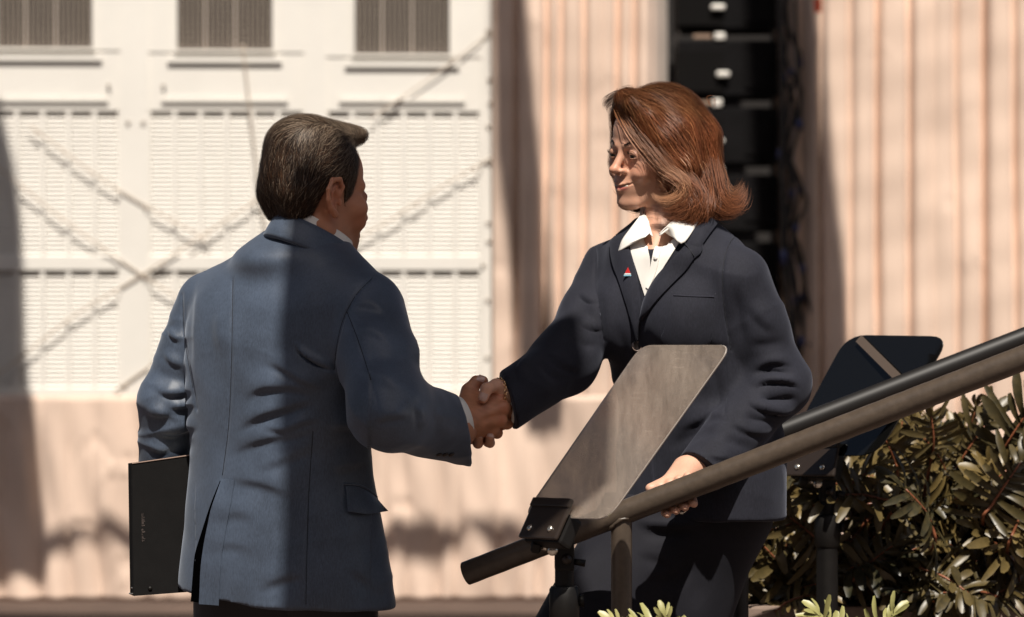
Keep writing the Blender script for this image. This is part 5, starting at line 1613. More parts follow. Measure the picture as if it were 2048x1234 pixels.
# the mass underneath, drawn in a little
ng = vnormals(hv, hq)
qh = (hv - mC) @ mR.T
bc = np.tile(base_c * 0.75, (len(hv), 1)) * (1 + 0.5 * noise3(hv, 150, 3))[:, None]
gw = np.clip(0.55 * np.clip((qh[:, 1] + 0.0) / 0.08, 0, 1) * np.clip((qh[:, 2]) / 0.1, 0, 1), 0, 1)[:, None]
bc = bc * (1 - gw) + np.array([0.20, 0.135, 0.09]) * gw
hp = join_parts([(hv - ng * 0.0012, hq, np.clip(bc, 0.004, 1)), (sv, sq, sc_)])
mesh_np("hair", hp[0], hp[1], M_hair, MAN, True, hp[2])

# ---- trousers and shoes
def man_trs(P):
    d = d_ell(P, PX(575, 1150, 0.02), (.15, .085, .13), None)
    for hp_, ft in ((mhipR, footR), (mhipL, footL)):
        kn = (hp_ + ft) / 2 + mf3 * .02; an = ft + np.array([0, 0, .05])
        d = smin(d, d_chain(P, [hp_ + [0, 0, -.03], kn, an], [.088, .078, .068]), .03)
    return np.maximum(np.maximum(d, .055 - P[:, 2]), P[:, 2] - PX(0, 1120, 0)[2])
tv, tq = surface(man_trs, mhip + [-.35, -.35, 0.02], mhip + [.35, .35, 1.12], 0.011)
tv = tv + vnormals(tv, tq) * (noise3(tv * [1, 1, .5], 30, 44) * 0.003)[:, None]
mesh_np("trousers", tv, tq, M_trous, MAN)
shoe("shoe", footR[0], footR[1], 0.0, mf, MAN, M_shoe); shoe("shoe", footL[0], footL[1], 0.0, mf, MAN, M_shoe)

# ---- black ring binder carried at his left side
M_bind = mat("binder_board", (0.007, 0.0065, 0.0065), spec=0.15, rough=0.8, var=0.15, vscale=40, bump=0.2, bscale=700)
M_paper = mat("paper", (0.75, 0.68, 0.58), rough=0.8)
BN = empty("ring_binder", tuple(PX(330, 1196, 0.06)), "black ring binder held against the man's left side", "binder")
bq = [PX(264, 928, 0.035), PX(425, 905, 0.075), PX(430, 1180, 0.075), PX(268, 1192, 0.035)]
bn = np.cross(bq[1] - bq[0], bq[3] - bq[0]); bn /= np.linalg.norm(bn); bn = bn if bn[1] > 0 else -bn
cv = MB(); cv.prism(bq, bn * 0.003); cvo = cv.build("front_cover", M_bind, BN)
cv = MB(); cv.prism([p + bn * 0.030 + [-.002, 0, 0] for p in bq], bn * 0.003); cv.build("back_cover", M_bind, BN)
iq = [bq[0] + [.010, 0, -.008], bq[1] + [-.004, 0, -.008], bq[2] + [-.004, 0, .010], bq[3] + [.010, 0, .010]]
cv = MB(); cv.prism([p + bn * 0.006 for p in iq], bn * 0.020); cv.build("pages", M_paper, BN)
cv = MB(); cv.prism([bq[0] + bn * .0031 + [-.001, 0, .0], bq[0] + bn * .0299 + [-.001, 0, 0], bq[3] + bn * .0299 + [-.001, 0, 0], bq[3] + bn * .0031 + [-.001, 0, 0]], np.array([.004, 0, 0])); cv.build("spine", M_bind, BN)
MB().tube([bq[0] + [0, -.0008, 0.001], bq[1] + [0, -.0008, 0.001]], 0.0010, 6).build("top_edge", mat("lit_board_edge", (0.30, 0.21, 0.17), rough=.6), cvo)  # sunlit top edge painted as a pale strip
e1 = (bq[1] - bq[0]) / np.linalg.norm(bq[1] - bq[0]); e2 = (bq[3] - bq[0]) / np.linalg.norm(bq[3] - bq[0])
for dx, dy in ((0.030, 0.232),):
    q_ = bq[0] + e1 * dx + e2 * dy - bn * 0.0002
    MB().tube([q_, q_ - bn * 0.002, q_ - bn * 0.003], [0.0042, 0.0036, 0.0015], 12).build("rivet", M_pblk, cvo, True)
# blind-stamped lettering down the cover, too worn to read: short strokes like letters
wr = random.Random(4); M_stamp = mat("stamped_foil", (0.14, 0.11, 0.10), rough=0.35, metal=0.5)
mb = MB(); tpos = 0.0
for word in (6, 6):
    for c_ in range(word):
        o_ = bq[0] + e1 * 0.0155 + e2 * (0.094 + tpos) - bn * 0.0004
        hgt = wr.choice([0.0042, 0.006]) 
        for k_ in range(2):
            a_ = o_ + e2 * k_ * 0.0018 + e1 * wr.uniform(0, .001); b_ = a_ + e1 * hgt * wr.choice([.5, 1]) + e2 * wr.uniform(-.0006, .0012)
            mb.tube([a_, b_], 0.00030, 4)
        tpos += 0.0040
    tpos += 0.004
mb.build("stamped_title", M_stamp, cvo)
for i_ in range(3):
    rc = bq[3] + bn * 0.016 + e1 * (0.004 + .004 * i_) - e2 * (0.004 + 0.010 * i_)
    pr = [rc + e1 * 0.010 * math.cos(a) + bn * 0.012 * math.sin(a) for a in np.linspace(0, 2 * math.pi, 14)]
    MB().tube(pr, 0.0011, 6, caps=False).build("ring", M_scr, BN, True)
# ================================================================== the woman on the stairs
WOM = empty("person", (PX(1400, 0, 0.25)[0], 0.25, 0.15), "person with auburn bob in navy knit blazer, hand on the rail, smiling", "person", "people shaking hands")
WY = 0.25
wf = (-math.sin(math.radians(36)), -math.cos(math.radians(36)))
wf3 = np.array([wf[0], wf[1], 0.0]); wr3 = np.array([wf[1], -wf[0], 0.0])
wRS, wRE, wRW = PX(1222, 545, 0.33), PX(1132, 722, 0.20), PX(1016, 802, 0.035)
wLS, wLE, wLW = PX(1476, 562, 0.15), PX(1554, 765, 0.17), PX(1402, 942, 0.06)
w_rows = [(430, 1345, 60, .95, 0.0), (458, 1345, 90, .85, 0.0), (485, 1347, 128, .72, 0.0), (520, 1350, 152, .66, 0.0), (580, 1350, 160, .68, -.005), (650, 1354, 152, .72, -.01), (720, 1370, 144, .74, -.005),
          (800, 1392, 146, .72, 0.0), (880, 1402, 158, .72, 0.0), (960, 1402, 160, .70, 0.0), (1060, 1400, 162, .68, 0.0)]
whem = PX(1400, 1034, 0.25)[2]
def wom_jacket(P):
    d, _, _ = d_torso(P, w_rows, wf, WY)
    d = np.maximum(d, P[:, 2] - PX(0, 438, WY)[2])
    nb = PX(1345, 500, WY)
    d = smin(d, d_cone(P, nb, wRS + [0.01, 0, 0.0], 0.058, 0.050), 0.03)
    d = smin(d, d_cone(P, nb, wLS + [-0.01, 0, 0.0], 0.056, 0.056), 0.03)
    for s_ in (-1, 1):     # bust
        d = smin(d, d_ell(P, PX(1350, 640, WY) + wf3 * 0.085 + wr3 * 0.072 * s_, (0.062, 0.05, 0.065)), 0.04)
    fa = (wRW - wRE) / np.linalg.norm(wRW - wRE)
    r_arm = d_chain(P, [wRS, wRS * .5 + wRE * .5, wRE], [0.055, 0.056, 0.056], 0.02)
    r_arm = smin(r_arm, capped(d_chain(P, [wRE, wRW + fa * 0.06], [0.056, 0.050]), P, wRW, np.array([-1.0, -0.15, -0.22])), 0.04)
    d = smin(d, r_arm, 0.016)
    fb = (wLW - wLE) / np.linalg.norm(wLW - wLE)
    l_arm = d_chain(P, [wLS, wLS * .5 + wLE * .5, wLE], [0.061, 0.059, 0.056], 0.02)
    l_arm = smin(l_arm, capped(d_chain(P, [wLE, wLW + fb * 0.06], [0.056, 0.046]), P, wLW, fb), 0.035)
    d = smin(d, l_arm, 0.014)
    # open neck
    d = smax(d, -d_cone(P, PX(1330, 390, 0.235), PX(1316, 452, 0.165), 0.060, 0.046), 0.006)
    d = smax(d, -d_cone(P, PX(1312, 455, 0.140), PX(1303, 520, 0.120), 0.022, 0.004), 0.003)
    hz = whem + 0 * P[:, 0]
    return np.maximum(d, hz - P[:, 2])
V, Q = surface(wom_jacket, PX(985, 1060, 0.25) + [-.03, -.40, -.01], PX(1630, 420, 0.25) + [.05, .38, .02], 0.0037)
V = relax(V, Q, 2, 0.5)
wom_folds = [
    # right sleeve
    ([(1150, 640), (1180, 655), (1210, 650)], 10, 4.0), ([(1130, 668), (1170, 690), (1205, 690)], 10, -4.0), ([(1090, 700), (1130, 730), (1165, 735)], 12, 5.0), ([(1075, 720), (1105, 752), (1140, 762)], 10, -4.0), ([(1060, 705), (1040, 740), (1046, 780)], 9, 3.5),
    ([(1195, 560), (1200, 620), (1208, 690)], 10, -4.0), ([(1160, 585), (1180, 600), (1196, 596)], 10, 3.0),
    # left sleeve, crumpled at the elbow
    ([(1500, 780), (1530, 762), (1570, 760), (1604, 772)], 9, 8.0), ([(1508, 758), (1540, 745), (1590, 752)], 8, -7.0), ([(1500, 745), (1540, 722), (1590, 728)], 10, 5.0), ([(1512, 800), (1556, 800), (1600, 796)], 9, -8.0), ([(1490, 800), (1520, 815), (1560, 822), (1592, 815)], 9, 7.0),
    ([(1480, 830), (1520, 842), (1560, 846)], 10, -5.0), ([(1460, 842), (1500, 862), (1540, 862)], 11, 4.0), ([(1440, 870), (1480, 890), (1510, 888)], 11, -3.0), ([(1415, 905), (1440, 915), (1470, 912)], 10, 2.5),
    ([(1470, 560), (1480, 640), (1490, 720)], 12, -4.0), ([(1500, 600), (1530, 640), (1560, 660)], 20, 3.0), ([(1490, 690), (1530, 690), (1580, 680)], 12, -3.0), ([(1520, 520), (1550, 570), (1570, 620)], 16, -2.0),
    # front
    ([(1492, 466), (1467, 476), (1450, 512), (1445, 572), (1452, 640), (1462, 700)], 3.2, -3.5, 'c'), ([(1192, 500), (1190, 560), (1196, 620), (1208, 680)], 3.2, -3.0, 'c'),
    ([(1230, 640), (1250, 700), (1256, 760)], 12, -3.0), ([(1420, 700), (1436, 780), (1440, 850)], 12, -4.0), ([(1300, 700), (1330, 760), (1340, 830)], 20, 3.0), ([(1400, 690), (1460, 700)], 10, -3.0), ([(1350, 860), (1420, 830), (1470, 830)], 14, 4.0), ([(1330, 900), (1400, 866), (1460, 866)], 12, -4.0),
    ([(1272, 690), (1290, 760), (1300, 840), (1310, 960)], 3.0, -3.0, 'c'), ([(1452, 690), (1456, 760), (1450, 830)], 2.6, -2.0, 'c'),
]
V = folds(V, Q, [(f_[0], f_[1], f_[2] * (1.0 if len(f_) > 3 else 1.45), *f_[3:]) for f_ in wom_folds])
V = V + vnormals(V, Q) * (noise3(V, 24, 51) * 0.0020 + noise3(V, 55, 52) * 0.0008 + ridged(V * [.6, .6, 1.2], 22, 91, 1.6) * 0.0035)[:, None]
bvh_wj = bvh_of(V, Q)
JW = mesh_np("jacket", V, Q, M_knit, WOM)

# ---- shirt front, placket and collar, seen in the V of the blazer
SW = empty("shirt", (0, 0, 0)); SW.parent = WOM; SW.location = Vector(PX(1300, 520, WY)) - Vector(WOM.location)
cloth_patch("shirt_front", bvh_wj, [(1258, 476), (1262, 500), (1274, 540), (1291, 592)], [(1286, 472), (1298, 505), (1301, 535), (1293, 592)], 26, 10, M_shirt, SW, off=0.0012, thick=0.001)
cloth_patch("shirt_front", bvh_wj, [(1328, 472), (1310, 505), (1303, 535), (1294, 592)], [(1372, 460), (1356, 490), (1326, 538), (1295, 592)], 26, 10, M_shirt, SW, off=0.0012, thick=0.001)
cloth_patch("placket", bvh_wj, [(1318, 478), (1309, 505), (1303, 535), (1294, 576)], [(1332, 480), (1323, 505), (1314, 545), (1300, 580)], 20, 6, M_shirt, SW, off=0.0028, thick=0.0018)
M_pearl = mat("pearl_button", (0.75, 0.72, 0.68), rough=0.25)
for bx, by in ((1322, 489), (1314, 517)):
    l, nr = hit(bvh_wj, bx, by)
    MB().tube([l + nr * .005, l + nr * .0066, l + nr * .007], [.0042, .0042, .002], 12).build("shirt_button", M_pearl, SW, True)

# ---- head
wC = PX(1312, 308, 0.255)
wR = frame((-math.sin(math.radians(54)), -math.cos(math.radians(54))), pitch=-5, roll=-5)
W_SC = 0.955
def squash(z):      # a shorter lower face
    return np.where(z < 0.0, np.where(z > -0.125, z / 0.85, z - 0.125 / 0.85 + 0.125), z)
_l, _n = hit(bvh_wj, 1290, 520)
CHEST = np.array([PX(1306, 0, _l[1])[0], _l[1] + 0.022, PX(0, 512, _l[1])[2]])
def wom_head(P):
    q = ((P - wC) @ wR.T / W_SC).astype(np.float32)
    q[:, 2] = squash(q[:, 2])
    d = head_sdf(q, False, 1.0) * W_SC * 0.9
    return smin(d, d_cone(P, PX(1332, 450, 0.235), CHEST, 0.046, 0.022), 0.02)
HV, HQ = surface(wom_head, wC - [.13, .13, .23], wC + [.13, .13, .15], 0.0018)
skin_w = (0.54, 0.295, 0.20)
_q = (HV - wC) @ wR.T / W_SC; _q[:, 2] = squash(_q[:, 2]); WHC = skin_colors(_q, skin_w, False, 1.0)

def wom_rhand(P):
    w0 = PX(1034, 800, 0.045); w1 = PX(1006, 793, 0.018)
    d = d_cone(P, w0, w1, 0.0265, 0.0275)
    d = smin(d, d_cone(P, w1, PX(985, 812, 0.040), 0.024, 0.020), 0.012)
    mc = [((1000, 800, .03), (962, 812, .046), 14, 11), ((1000, 812, .03), (958, 830, .048), 14, 11), ((1000, 822, .03), (958, 848, .048), 14, 11), ((1000, 830, .03), (964, 862, .044), 13, 10)]
    for a, b, ra, rb in mc: d = smin(d, d_cone(P, PX(*a), PX(*b), ra * S, rb * S), 0.010)
    fg = [[(962, 812, .046), (938, 840, .050), (930, 858, .030), (928, 866, .012)], [(958, 830, .048), (940, 868, .046), (936, 880, .020), (937, 874, -.001)],
          [(958, 848, .048), (954, 882, .042), (956, 887, .014), (957, 874, -.010)], [(964, 862, .044), (976, 884, .036), (980, 886, .010), (980, 873, -.012)]]
    for f, rr in zip(fg, [(11, 10.5, 10, 9)] * 3 + [(10.5, 10, 9.5, 8.8)]):
        d = smin(d, d_chain(P, [PX(*p) for p in f], [r * S for r in rr], 0.003), 0.004)
    th = d_chain(P, [PX(1012, 786, .012), PX(992, 771, -.008), PX(973, 778, -.030), PX(966, 797, -.036)], [15.5 * S, 13.0 * S, 11.6 * S, 10.0 * S], 0.005)
    return smin(d, th, 0.010)
RV, RQ = surface(wom_rhand, PX(905, 915, 0) - [0, .075, 0], PX(1050, 745, 0) + [0, .10, 0], 0.0016)
rcl = np.tile(np.array((0.66, 0.365, 0.245)), (len(RV), 1)) * (1 + 0.06 * noise3(RV, 120, 18))[:, None]
rcl = blend_at(RV, rcl, [PX(966, 802, -.044), PX(957, 872, -.018), PX(980, 871, -.02)], 0.010, np.array(skin_w) * [1.1, .85, .8], .5)

def rail_at(px): return rail_pt(px, RY)
def wom_lhand(P):
    # the back of the hand lies on the rail from behind, fingers close under it
    w0 = wLW + (wLE - wLW) * 0.1; w1 = PX(1378, 940, 0.052)
    d = d_cone(P, w0, w1, 0.0255, 0.0225)
    mc = []
    for i, (px_, dy_) in enumerate([(1318, 0.0), (1334, 0.0), (1350, 0.002), (1366, 0.006)]):
        c = rail_at(px_)
        k_ = np.array([c[0], c[1] + 0.024 + dy_, c[2] + 0.012])
        d = smin(d, d_cone(P, w1, k_, 0.0190, 0.0090), 0.014)
    for i, (px_, L) in enumerate([(1322, 1.0), (1340, 1.0), (1358, 1.0), (1376, 0.95)]):
        c = rail_at(px_)
        r = 0.0292
        pts_ = []
        for a in (40, 10, -30, -66, -92 * L):
            a_ = math.radians(a)
            pts_.append(c + np.array([0.006 * (55 - a) / 160.0 * 2, r * math.cos(a_) , r * math.sin(a_)]))
        d = smin(d, d_chain(P, pts_, [0.0090, 0.0088, 0.0086, 0.0082, 0.0072], 0.003), 0.005)
    c = rail_at(1332)
    th = d_chain(P, [w1 + [-.012, -.004, .006], PX(1338, 968, 0.014) + [0, 0, .004], rail_at(1302) + [0, .018, .0235]], [0.017, 0.0125, 0.0095], 0.004)
    return smin(d, th, 0.010)
LV, LQ = surface(wom_lhand, PX(1270, 1050, 0) - [0, .06, 0], PX(1440, 900, 0) + [0.02, .14, 0.02], 0.0018)
lcl = np.tile(np.array((0.60, 0.345, 0.245)), (len(LV), 1)) * (1 + 0.06 * noise3(LV, 120, 28))[:, None]
whipR, whipL = PX(1325, 1010, 0.27), PX(1440, 1000, 0.24)
wknR, wknL = PX(1160, 1285, 0.20), PX(1345, 1300, 0.26)
wftR, wftL = np.array([wknR[0] - 0.02, 0.20, 0.0]), np.array([PX(1440, 0, .28)[0], 0.30, 0.15])
def wom_inner(P):
    d = d_chain(P, [PX(1345, 500, WY), PX(1352, 640, WY), PX(1390, 800, WY), PX(1405, 960, WY)], [.045, .085, .085, .10], .03)
    d = smin(d, d_chain(P, [PX(1345, 530, WY), wRS, wRE, wRW + [.03, 0, .02]], [.045, .036, .032, .024]), .02)
    d = smin(d, d_chain(P, [PX(1345, 530, WY), wLS, wLE, wLW + [.02, .01, .02]], [.045, .038, .033, .025]), .02)
    d = smin(d, d_chain(P, [whipR, wknR, wftR + [0, 0, .09]], [.07, .045, .032]), .03)
    d = smin(d, d_chain(P, [whipL, wknL, wftL + [0, 0, .09]], [.07, .045, .032]), .03)
    return d
IV, IQ = surface(wom_inner, PX(980, 1234, .2) * [1, 0, 0] + [-.05, -.2, 0.03], PX(1640, 440, .25) + [.05, .4, 0], 0.012)
pb = join_parts([(HV, HQ, WHC), (RV, RQ, rcl), (LV, LQ, lcl), (IV, IQ, np.tile(skin_w, (len(IV), 1)))])
BODYW = mesh_np("body", pb[0], pb[1], M_skin, WOM, True, pb[2])
for s in (-1, 1): eye(WOM, wC, wR, W_SC, s, (-0.25 if s < 0 else -0.25, 1, -0.10))
bvh_wr = bvh_of(RV, RQ)
nail(bvh_wr, 967, 794, (0.93, 0.30), (-0.30, 0.95), 7.0, 8, BODYW)
nail(bvh_wr, 957, 871, (0.96, 0.2), (-0.2, -0.9), 6.5, 4, BODYW)
nail(bvh_wr, 980, 871, (0.96, 0.2), (-0.2, -0.9), 6.5, 4, BODYW)
# teeth between the lips
tp_ = [(wC + (np.array([x, 0.0915 - 12 * x * x, (-0.0690 + 4 * x * x) * 0.85]) * W_SC) @ wR) for x in np.linspace(-0.020, 0.020, 9)]
MB().tube(tp_, 0.0024, 8).build("teeth", mat("teeth", (0.42, 0.35, 0.28), rough=0.3), BODYW, True)
# brows and lashes as short hairs
brng = np.random.default_rng(3)
bp_, bn_, bw_ = [], [], []
bvh_wh = bvh_of(HV, HQ)
for s in (-1, 1):
    for i in range(320):
        t = brng.random(); 
        q0 = np.array([s * (0.014 + 0.033 * t), 0.14, 0.0225 + 0.0075 * math.sin(t * 2.4) + brng.normal() * 0.0012])
        o = Vector(wC + (q0 * W_SC) @ wR); dd = Vector(np.array([0, -1.0, 0]) @ wR)
        l, nr, _, _ = bvh_wh.ray_cast(o, dd)
        if l is None: continue
        dl = np.array([s * 0.85, 0, 0.35 - 0.7 * t]) @ wR
        nr = np.array(nr); dl = dl - nr * dl.dot(nr)
        bp_.append([np.array(l) + nr * 0.0004 + dl * 0.0045 * k / 3 + nr * 0.0006 * math.sin(k) for k in range(4)]); bn_.append([nr] * 4); bw_.append(0.0005)
    for i in range(24):
        t = i / 23 * 2 - 1
        c = np.array([s * 0.031 + 0.0125 * t, 0.0765 + 0.0135 * math.sqrt(max(0.1, 1 - 0.75 * t * t)), 0.003 + 0.0040 * math.sqrt(max(0, 1 - t * t))])
        d_ = np.array([0.35 * t, 0.8, 0.35 + .2 * brng.random()])
        p0 = wC + (c * W_SC) @ wR; dv = d_ @ wR
        bp_.append([p0 + dv * 0.0048 * k / 3 + np.array([0, 0, 0.0005 * k * k]) for k in range(4)]); bn_.append([np.array([0.3, -0.9, 0.2])] * 4); bw_.append(0.00045)
bv, bq_, bcl = strands("b", np.array(bp_), np.array(bn_), np.array(bw_), np.tile([0.018, 0.010, 0.007], (len(bp_), 1)), M_hair, WOM)
mesh_np("eyebrows_and_lashes", bv, bq_, M_hair, BODYW, True, bcl)

# ---- collar leaves of the white shirt: pinned at the neck, points lying on the chest
def free_patch(name, A, B, mat_, parent, nu=18, nv=10, bulge=0.004, thick=0.0016):
    """cloth ruled between two 3D curves, bulging towards the viewer"""
    a = interp_curve(A, nu); b = interp_curve(B, nu)
    G = np.array([[a[i] * (1 - j / (nv - 1)) + b[i] * (j / (nv - 1)) + np.array([0, -bulge * math.sin(math.pi * j / (nv - 1)), 0]) for j in range(nv)] for i in range(nu)])
    F = [[i * nv + j, i * nv + j + 1, (i + 1) * nv + j + 1, (i + 1) * nv + j] for i in range(nu - 1) for j in range(nv - 1)]
    o = mesh_np(name, G.reshape(-1, 3), F, mat_, parent, True)
    md = o.modifiers.new("thick", 'SOLIDIFY'); md.thickness = thick; md.offset = 0
    return o
def onj(px, py, off):
    l, nr = hit(bvh_wj, px, py)
    return PX(px, py, 0.15) if l is None else l + nr * off
nkc = wC + (np.array([0, -0.030, -0.15]) * W_SC) @ wR
def nk(px, py, y): return PX(px, py, y)
free_patch("collar_leaf", [nk(1288, 421, .235), nk(1291, 440, .205), nk(1299, 466, .165)], [onj(1268, 462, .010), onj(1252, 486, .012), onj(1243, 507, .009), onj(1276, 484, .009)][:3], M_shirt, SW, bulge=0.006)
free_patch("collar_leaf", [nk(1299, 466, .165), nk(1290, 474, .158)], [onj(1243, 507, .009), onj(1262, 492, .010)], M_shirt, SW, 8, 8, bulge=0.003)
free_patch("collar_leaf", [nk(1318, 468, .150), nk(1340, 446, .150), nk(1362, 432, .165), nk(1384, 424, .19)], [onj(1330, 474, .012), onj(1352, 484, .013), onj(1370, 493, .012), onj(1396, 452, .014)], M_shirt, SW, 20, 12, bulge=0.006)
free_patch("collar_stand", [nk(1288, 423, .235), nk(1292, 445, .20), nk(1300, 468, .160)], [nk(1294, 424, .235), nk(1298, 446, .200), nk(1306, 474, .160)], M_shirt, SW, 12, 5, bulge=0.001)
free_patch("collar_stand", [nk(1318, 470, .148), nk(1342, 452, .152), nk(1366, 434, .17)], [nk(1319, 472, .148), nk(1343, 454, .150), nk(1368, 437, .168)], M_shirt, SW, 12, 5, bulge=0.001)

# ---- blazer lapels, collar, pocket, button, pin
cloth_patch("lapel", bvh_wj, [(1394, 452), (1372, 492), (1345, 520), (1312, 560), (1292, 600), (1284, 640)], [(1408, 470), (1404, 505), (1388, 520), (1366, 550), (1320, 598), (1286, 642)], 40, 12, M_knit, JW, off=0.002, thick=0.004, puff=0.006)
cloth_patch("lapel", bvh_wj, [(1246, 470), (1262, 502), (1274, 545), (1283, 600), (1282, 640), (1278, 678)], [(1224, 488), (1226, 516), (1238, 560), (1252, 604), (1264, 644), (1276, 680)], 40, 12, M_knit, JW, off=0.002, thick=0.004, puff=0.005)
cloth_patch("blazer_collar", bvh_wj, [(1392, 430), (1392, 448), (1382, 480), (1374, 494)], [(1440, 440), (1428, 458), (1410, 486), (1398, 504)], 18, 10, M_knit, JW, off=0.004, thick=0.004, puff=0.006)
seam("lapel_seam", bvh_wj, [(1390, 517), (1372, 492)], M_thread, JW, r=0.0009, off=0.011, n=14)
cloth_patch("breast_pocket", bvh_wj, [(1346, 584), (1340, 620), (1330, 660), (1324, 676), (1330, 688)], [(1430, 586), (1428, 620), (1422, 664), (1418, 682), (1408, 689)], 26, 18, M_knit, JW, off=0.0006, thick=0.0026, puff=0.0008)
for ln_ in ([(1348, 592), (1390, 594), (1428, 594)], [(1345, 584), (1340, 620), (1330, 660), (1323, 678), (1332, 689), (1370, 690), (1408, 690), (1420, 682), (1424, 660), (1430, 586)]):
    seam("pocket_stitch", bvh_wj, ln_, M_knit, JW, r=0.0017, off=0.0034 if len(ln_) == 3 else 0.0016, n=70)
seam("armhole_seam", bvh_wj, [(1492, 466), (1467, 476), (1450, 512), (1445, 572), (1452, 640), (1462, 700)], M_thread, JW, r=0.0008, off=0.0002, n=60)
seam("shoulder_seam", bvh_wj, [(1440, 446), (1466, 455), (1490, 466)], M_thread, JW, r=0.0008, off=0.0002, n=20)
M_wbtn = mat("blazer_button", (0.022, 0.018, 0.020), rough=0.25)
l, nr = hit(bvh_wj, 1272, 691)
MB().tube([l + nr * .001, l + nr * .006, l + nr * .0075, l + nr * .0068], [.0095, .0105, .0088, .006], 20).build("button", M_wbtn, JW, True, auto=50)
MB().tube([l + nr * .0072 + np.array([.0085 * math.cos(a), -.001, .0085 * math.sin(a)]) for a in np.linspace(0, 6.283, 20)], .0011, 5, caps=False).build("button_rim", mat("horn_rim", (0.20, 0.15, 0.13), rough=.3), JW, True)
l, nr = hit(bvh_wj, 1254, 544)
pp = lambda px, py: PX(px, py, l[1] - 0.021)
for nm, tri, cc in (("pin_red", [(1256, 534), (1261, 546), (1250, 546)], (0.55, 0.03, 0.03)), ("pin_white", [(1250, 546.5), (1261, 546.5), (1262, 549), (1248, 549)], (0.8, 0.8, 0.8)), ("pin_blue", [(1248, 549.5), (1262, 549.5), (1263, 552), (1247, 552)], (0.25, 0.50, 0.62))):
    MB().prism([pp(*t) for t in tri], (0, 0.002, 0)).build(nm, mat(nm + "_enamel", cc, rough=0.25), JW)
# cuffs
fb_ = (wRW - wRE); fb_ = fb_ / np.linalg.norm(fb_)
ring_band("shirt_cuff", [cuff_ring(wRW - fb_ * .02, fb_, .040), cuff_ring(wRW + [-.001, 0, -.004], np.array([-.95, -.2, -.15]), .042), cuff_ring(wRW + [-.0035, 0, -.0045], np.array([-.95, -.2, -.15]), .040), cuff_ring(wRW - fb_ * .01, fb_, .034)], M_shirt, SW, 40, .0012)
# bracelet of gold links round the right wrist, ring on the left hand
M_gold = mat("gold", (0.80, 0.52, 0.28), rough=0.22, metal=1.0)
BR = empty("bracelet", (0, 0, 0)); BR.parent = WOM; BR.location = Vector(PX(1005, 790, 0)) - Vector(WOM.location)
wc_ = PX(996, 791, .010); wax = np.array([-0.80, -0.40, 0.10]); wax /= np.linalg.norm(wax)
s1 = np.cross(wax, [0, 0, 1.0]); s1 /= np.linalg.norm(s1); s2 = np.cross(s1, wax)
for i in range(26):
    a = 2 * math.pi * i / 26; a2 = a + 0.12
    c = wc_ + 0.0310 * (s1 * math.cos(a) + s2 * math.sin(a))
    tdir = -s1 * math.sin(a) + s2 * math.cos(a); ndir = (s1 * math.cos(a) + s2 * math.sin(a))
    bdir = wax if i % 2 == 0 else ndir
    P_ = [c + tdir * 0.0046 * math.cos(t) + bdir * 0.0026 * math.sin(t) for t in np.linspace(0, 2 * math.pi, 13)]
    MB().tube(P_, 0.0011, 5, caps=False).build("link", M_gold, BR, True)
c = rail_at(1357) + np.array([0.006, 0, 0])
a_ = math.radians(-78); rc_ = c + np.array([0, .0292 * math.cos(a_), .0292 * math.sin(a_)])
RG = MB().tube([rc_ + np.array([0.0002 * math.cos(t), 0, 0]) + 0.0106 * (np.array([1, 0, .1]) * math.cos(t) + np.array([0, -.2, -1]) * math.sin(t)) for t in np.linspace(0, 6.283, 24)], .0013, 6, caps=False).build("finger_ring", M_scr, WOM, True)
MB().box(rc_ + np.array([0, -.003, -.0108]), (.006, .005, .004), bev=.001).build("stone", M_scr, RG)

# ---- trousers and shoes
def wom_trs(P):
    d = d_ell(P, PX(1390, 1000, WY), (.140, .110, .13))
    d = smin(d, d_chain(P, [whipR + [0, 0, -.02], wknR, wftR + [0, 0, .06]], [.115, .098, .095]), .05)
    d = smin(d, d_chain(P, [whipL + [-.01, 0, -.02], wknL, wftL + [-.01, 0, .06]], [.100, .082, .085]), .05)
    return np.maximum(d, P[:, 2] - PX(0, 985, WY)[2])
tv, tq = surface(wom_trs, PX(1000, 0, .2) * [1, 0, 0] + [-.06, -.1, .04], PX(1640, 970, .2) + [.06, .45, .02], 0.007)
tfold = [([(1262, 1036), (1300, 1050), (1380, 1052), (1430, 1044)], 10, 9.0), ([(1270, 1066), (1330, 1070), (1400, 1068)], 10, -7.0), ([(1268, 1100), (1320, 1112), (1362, 1140)], 16, 4.0), ([(1280, 1150), (1330, 1146), (1365, 1120)], 12, 4.0), ([(1300, 1175), (1350, 1160), (1400, 1110)], 16, -6.0),
         ([(1200, 1080), (1160, 1140), (1110, 1200)], 14, 4.0), ([(1330, 1030), (1355, 1034)], 7, -5.0), ([(1420, 1080), (1400, 1150), (1390, 1230)], 18, -5.0)]
tv = folds(tv, tq, tfold)
tv = tv + vnormals(tv, tq) * (noise3(tv * [1, 1, .6], 26, 64) * 0.003)[:, None]
mesh_np("trousers", tv, tq, M_slack, WOM)
shoe("shoe", wftR[0], wftR[1], 0.0, (-1, -.5), WOM, M_shoe); shoe("shoe", wftL[0], wftL[1], 0.15, (-1, -.5), WOM, M_shoe)

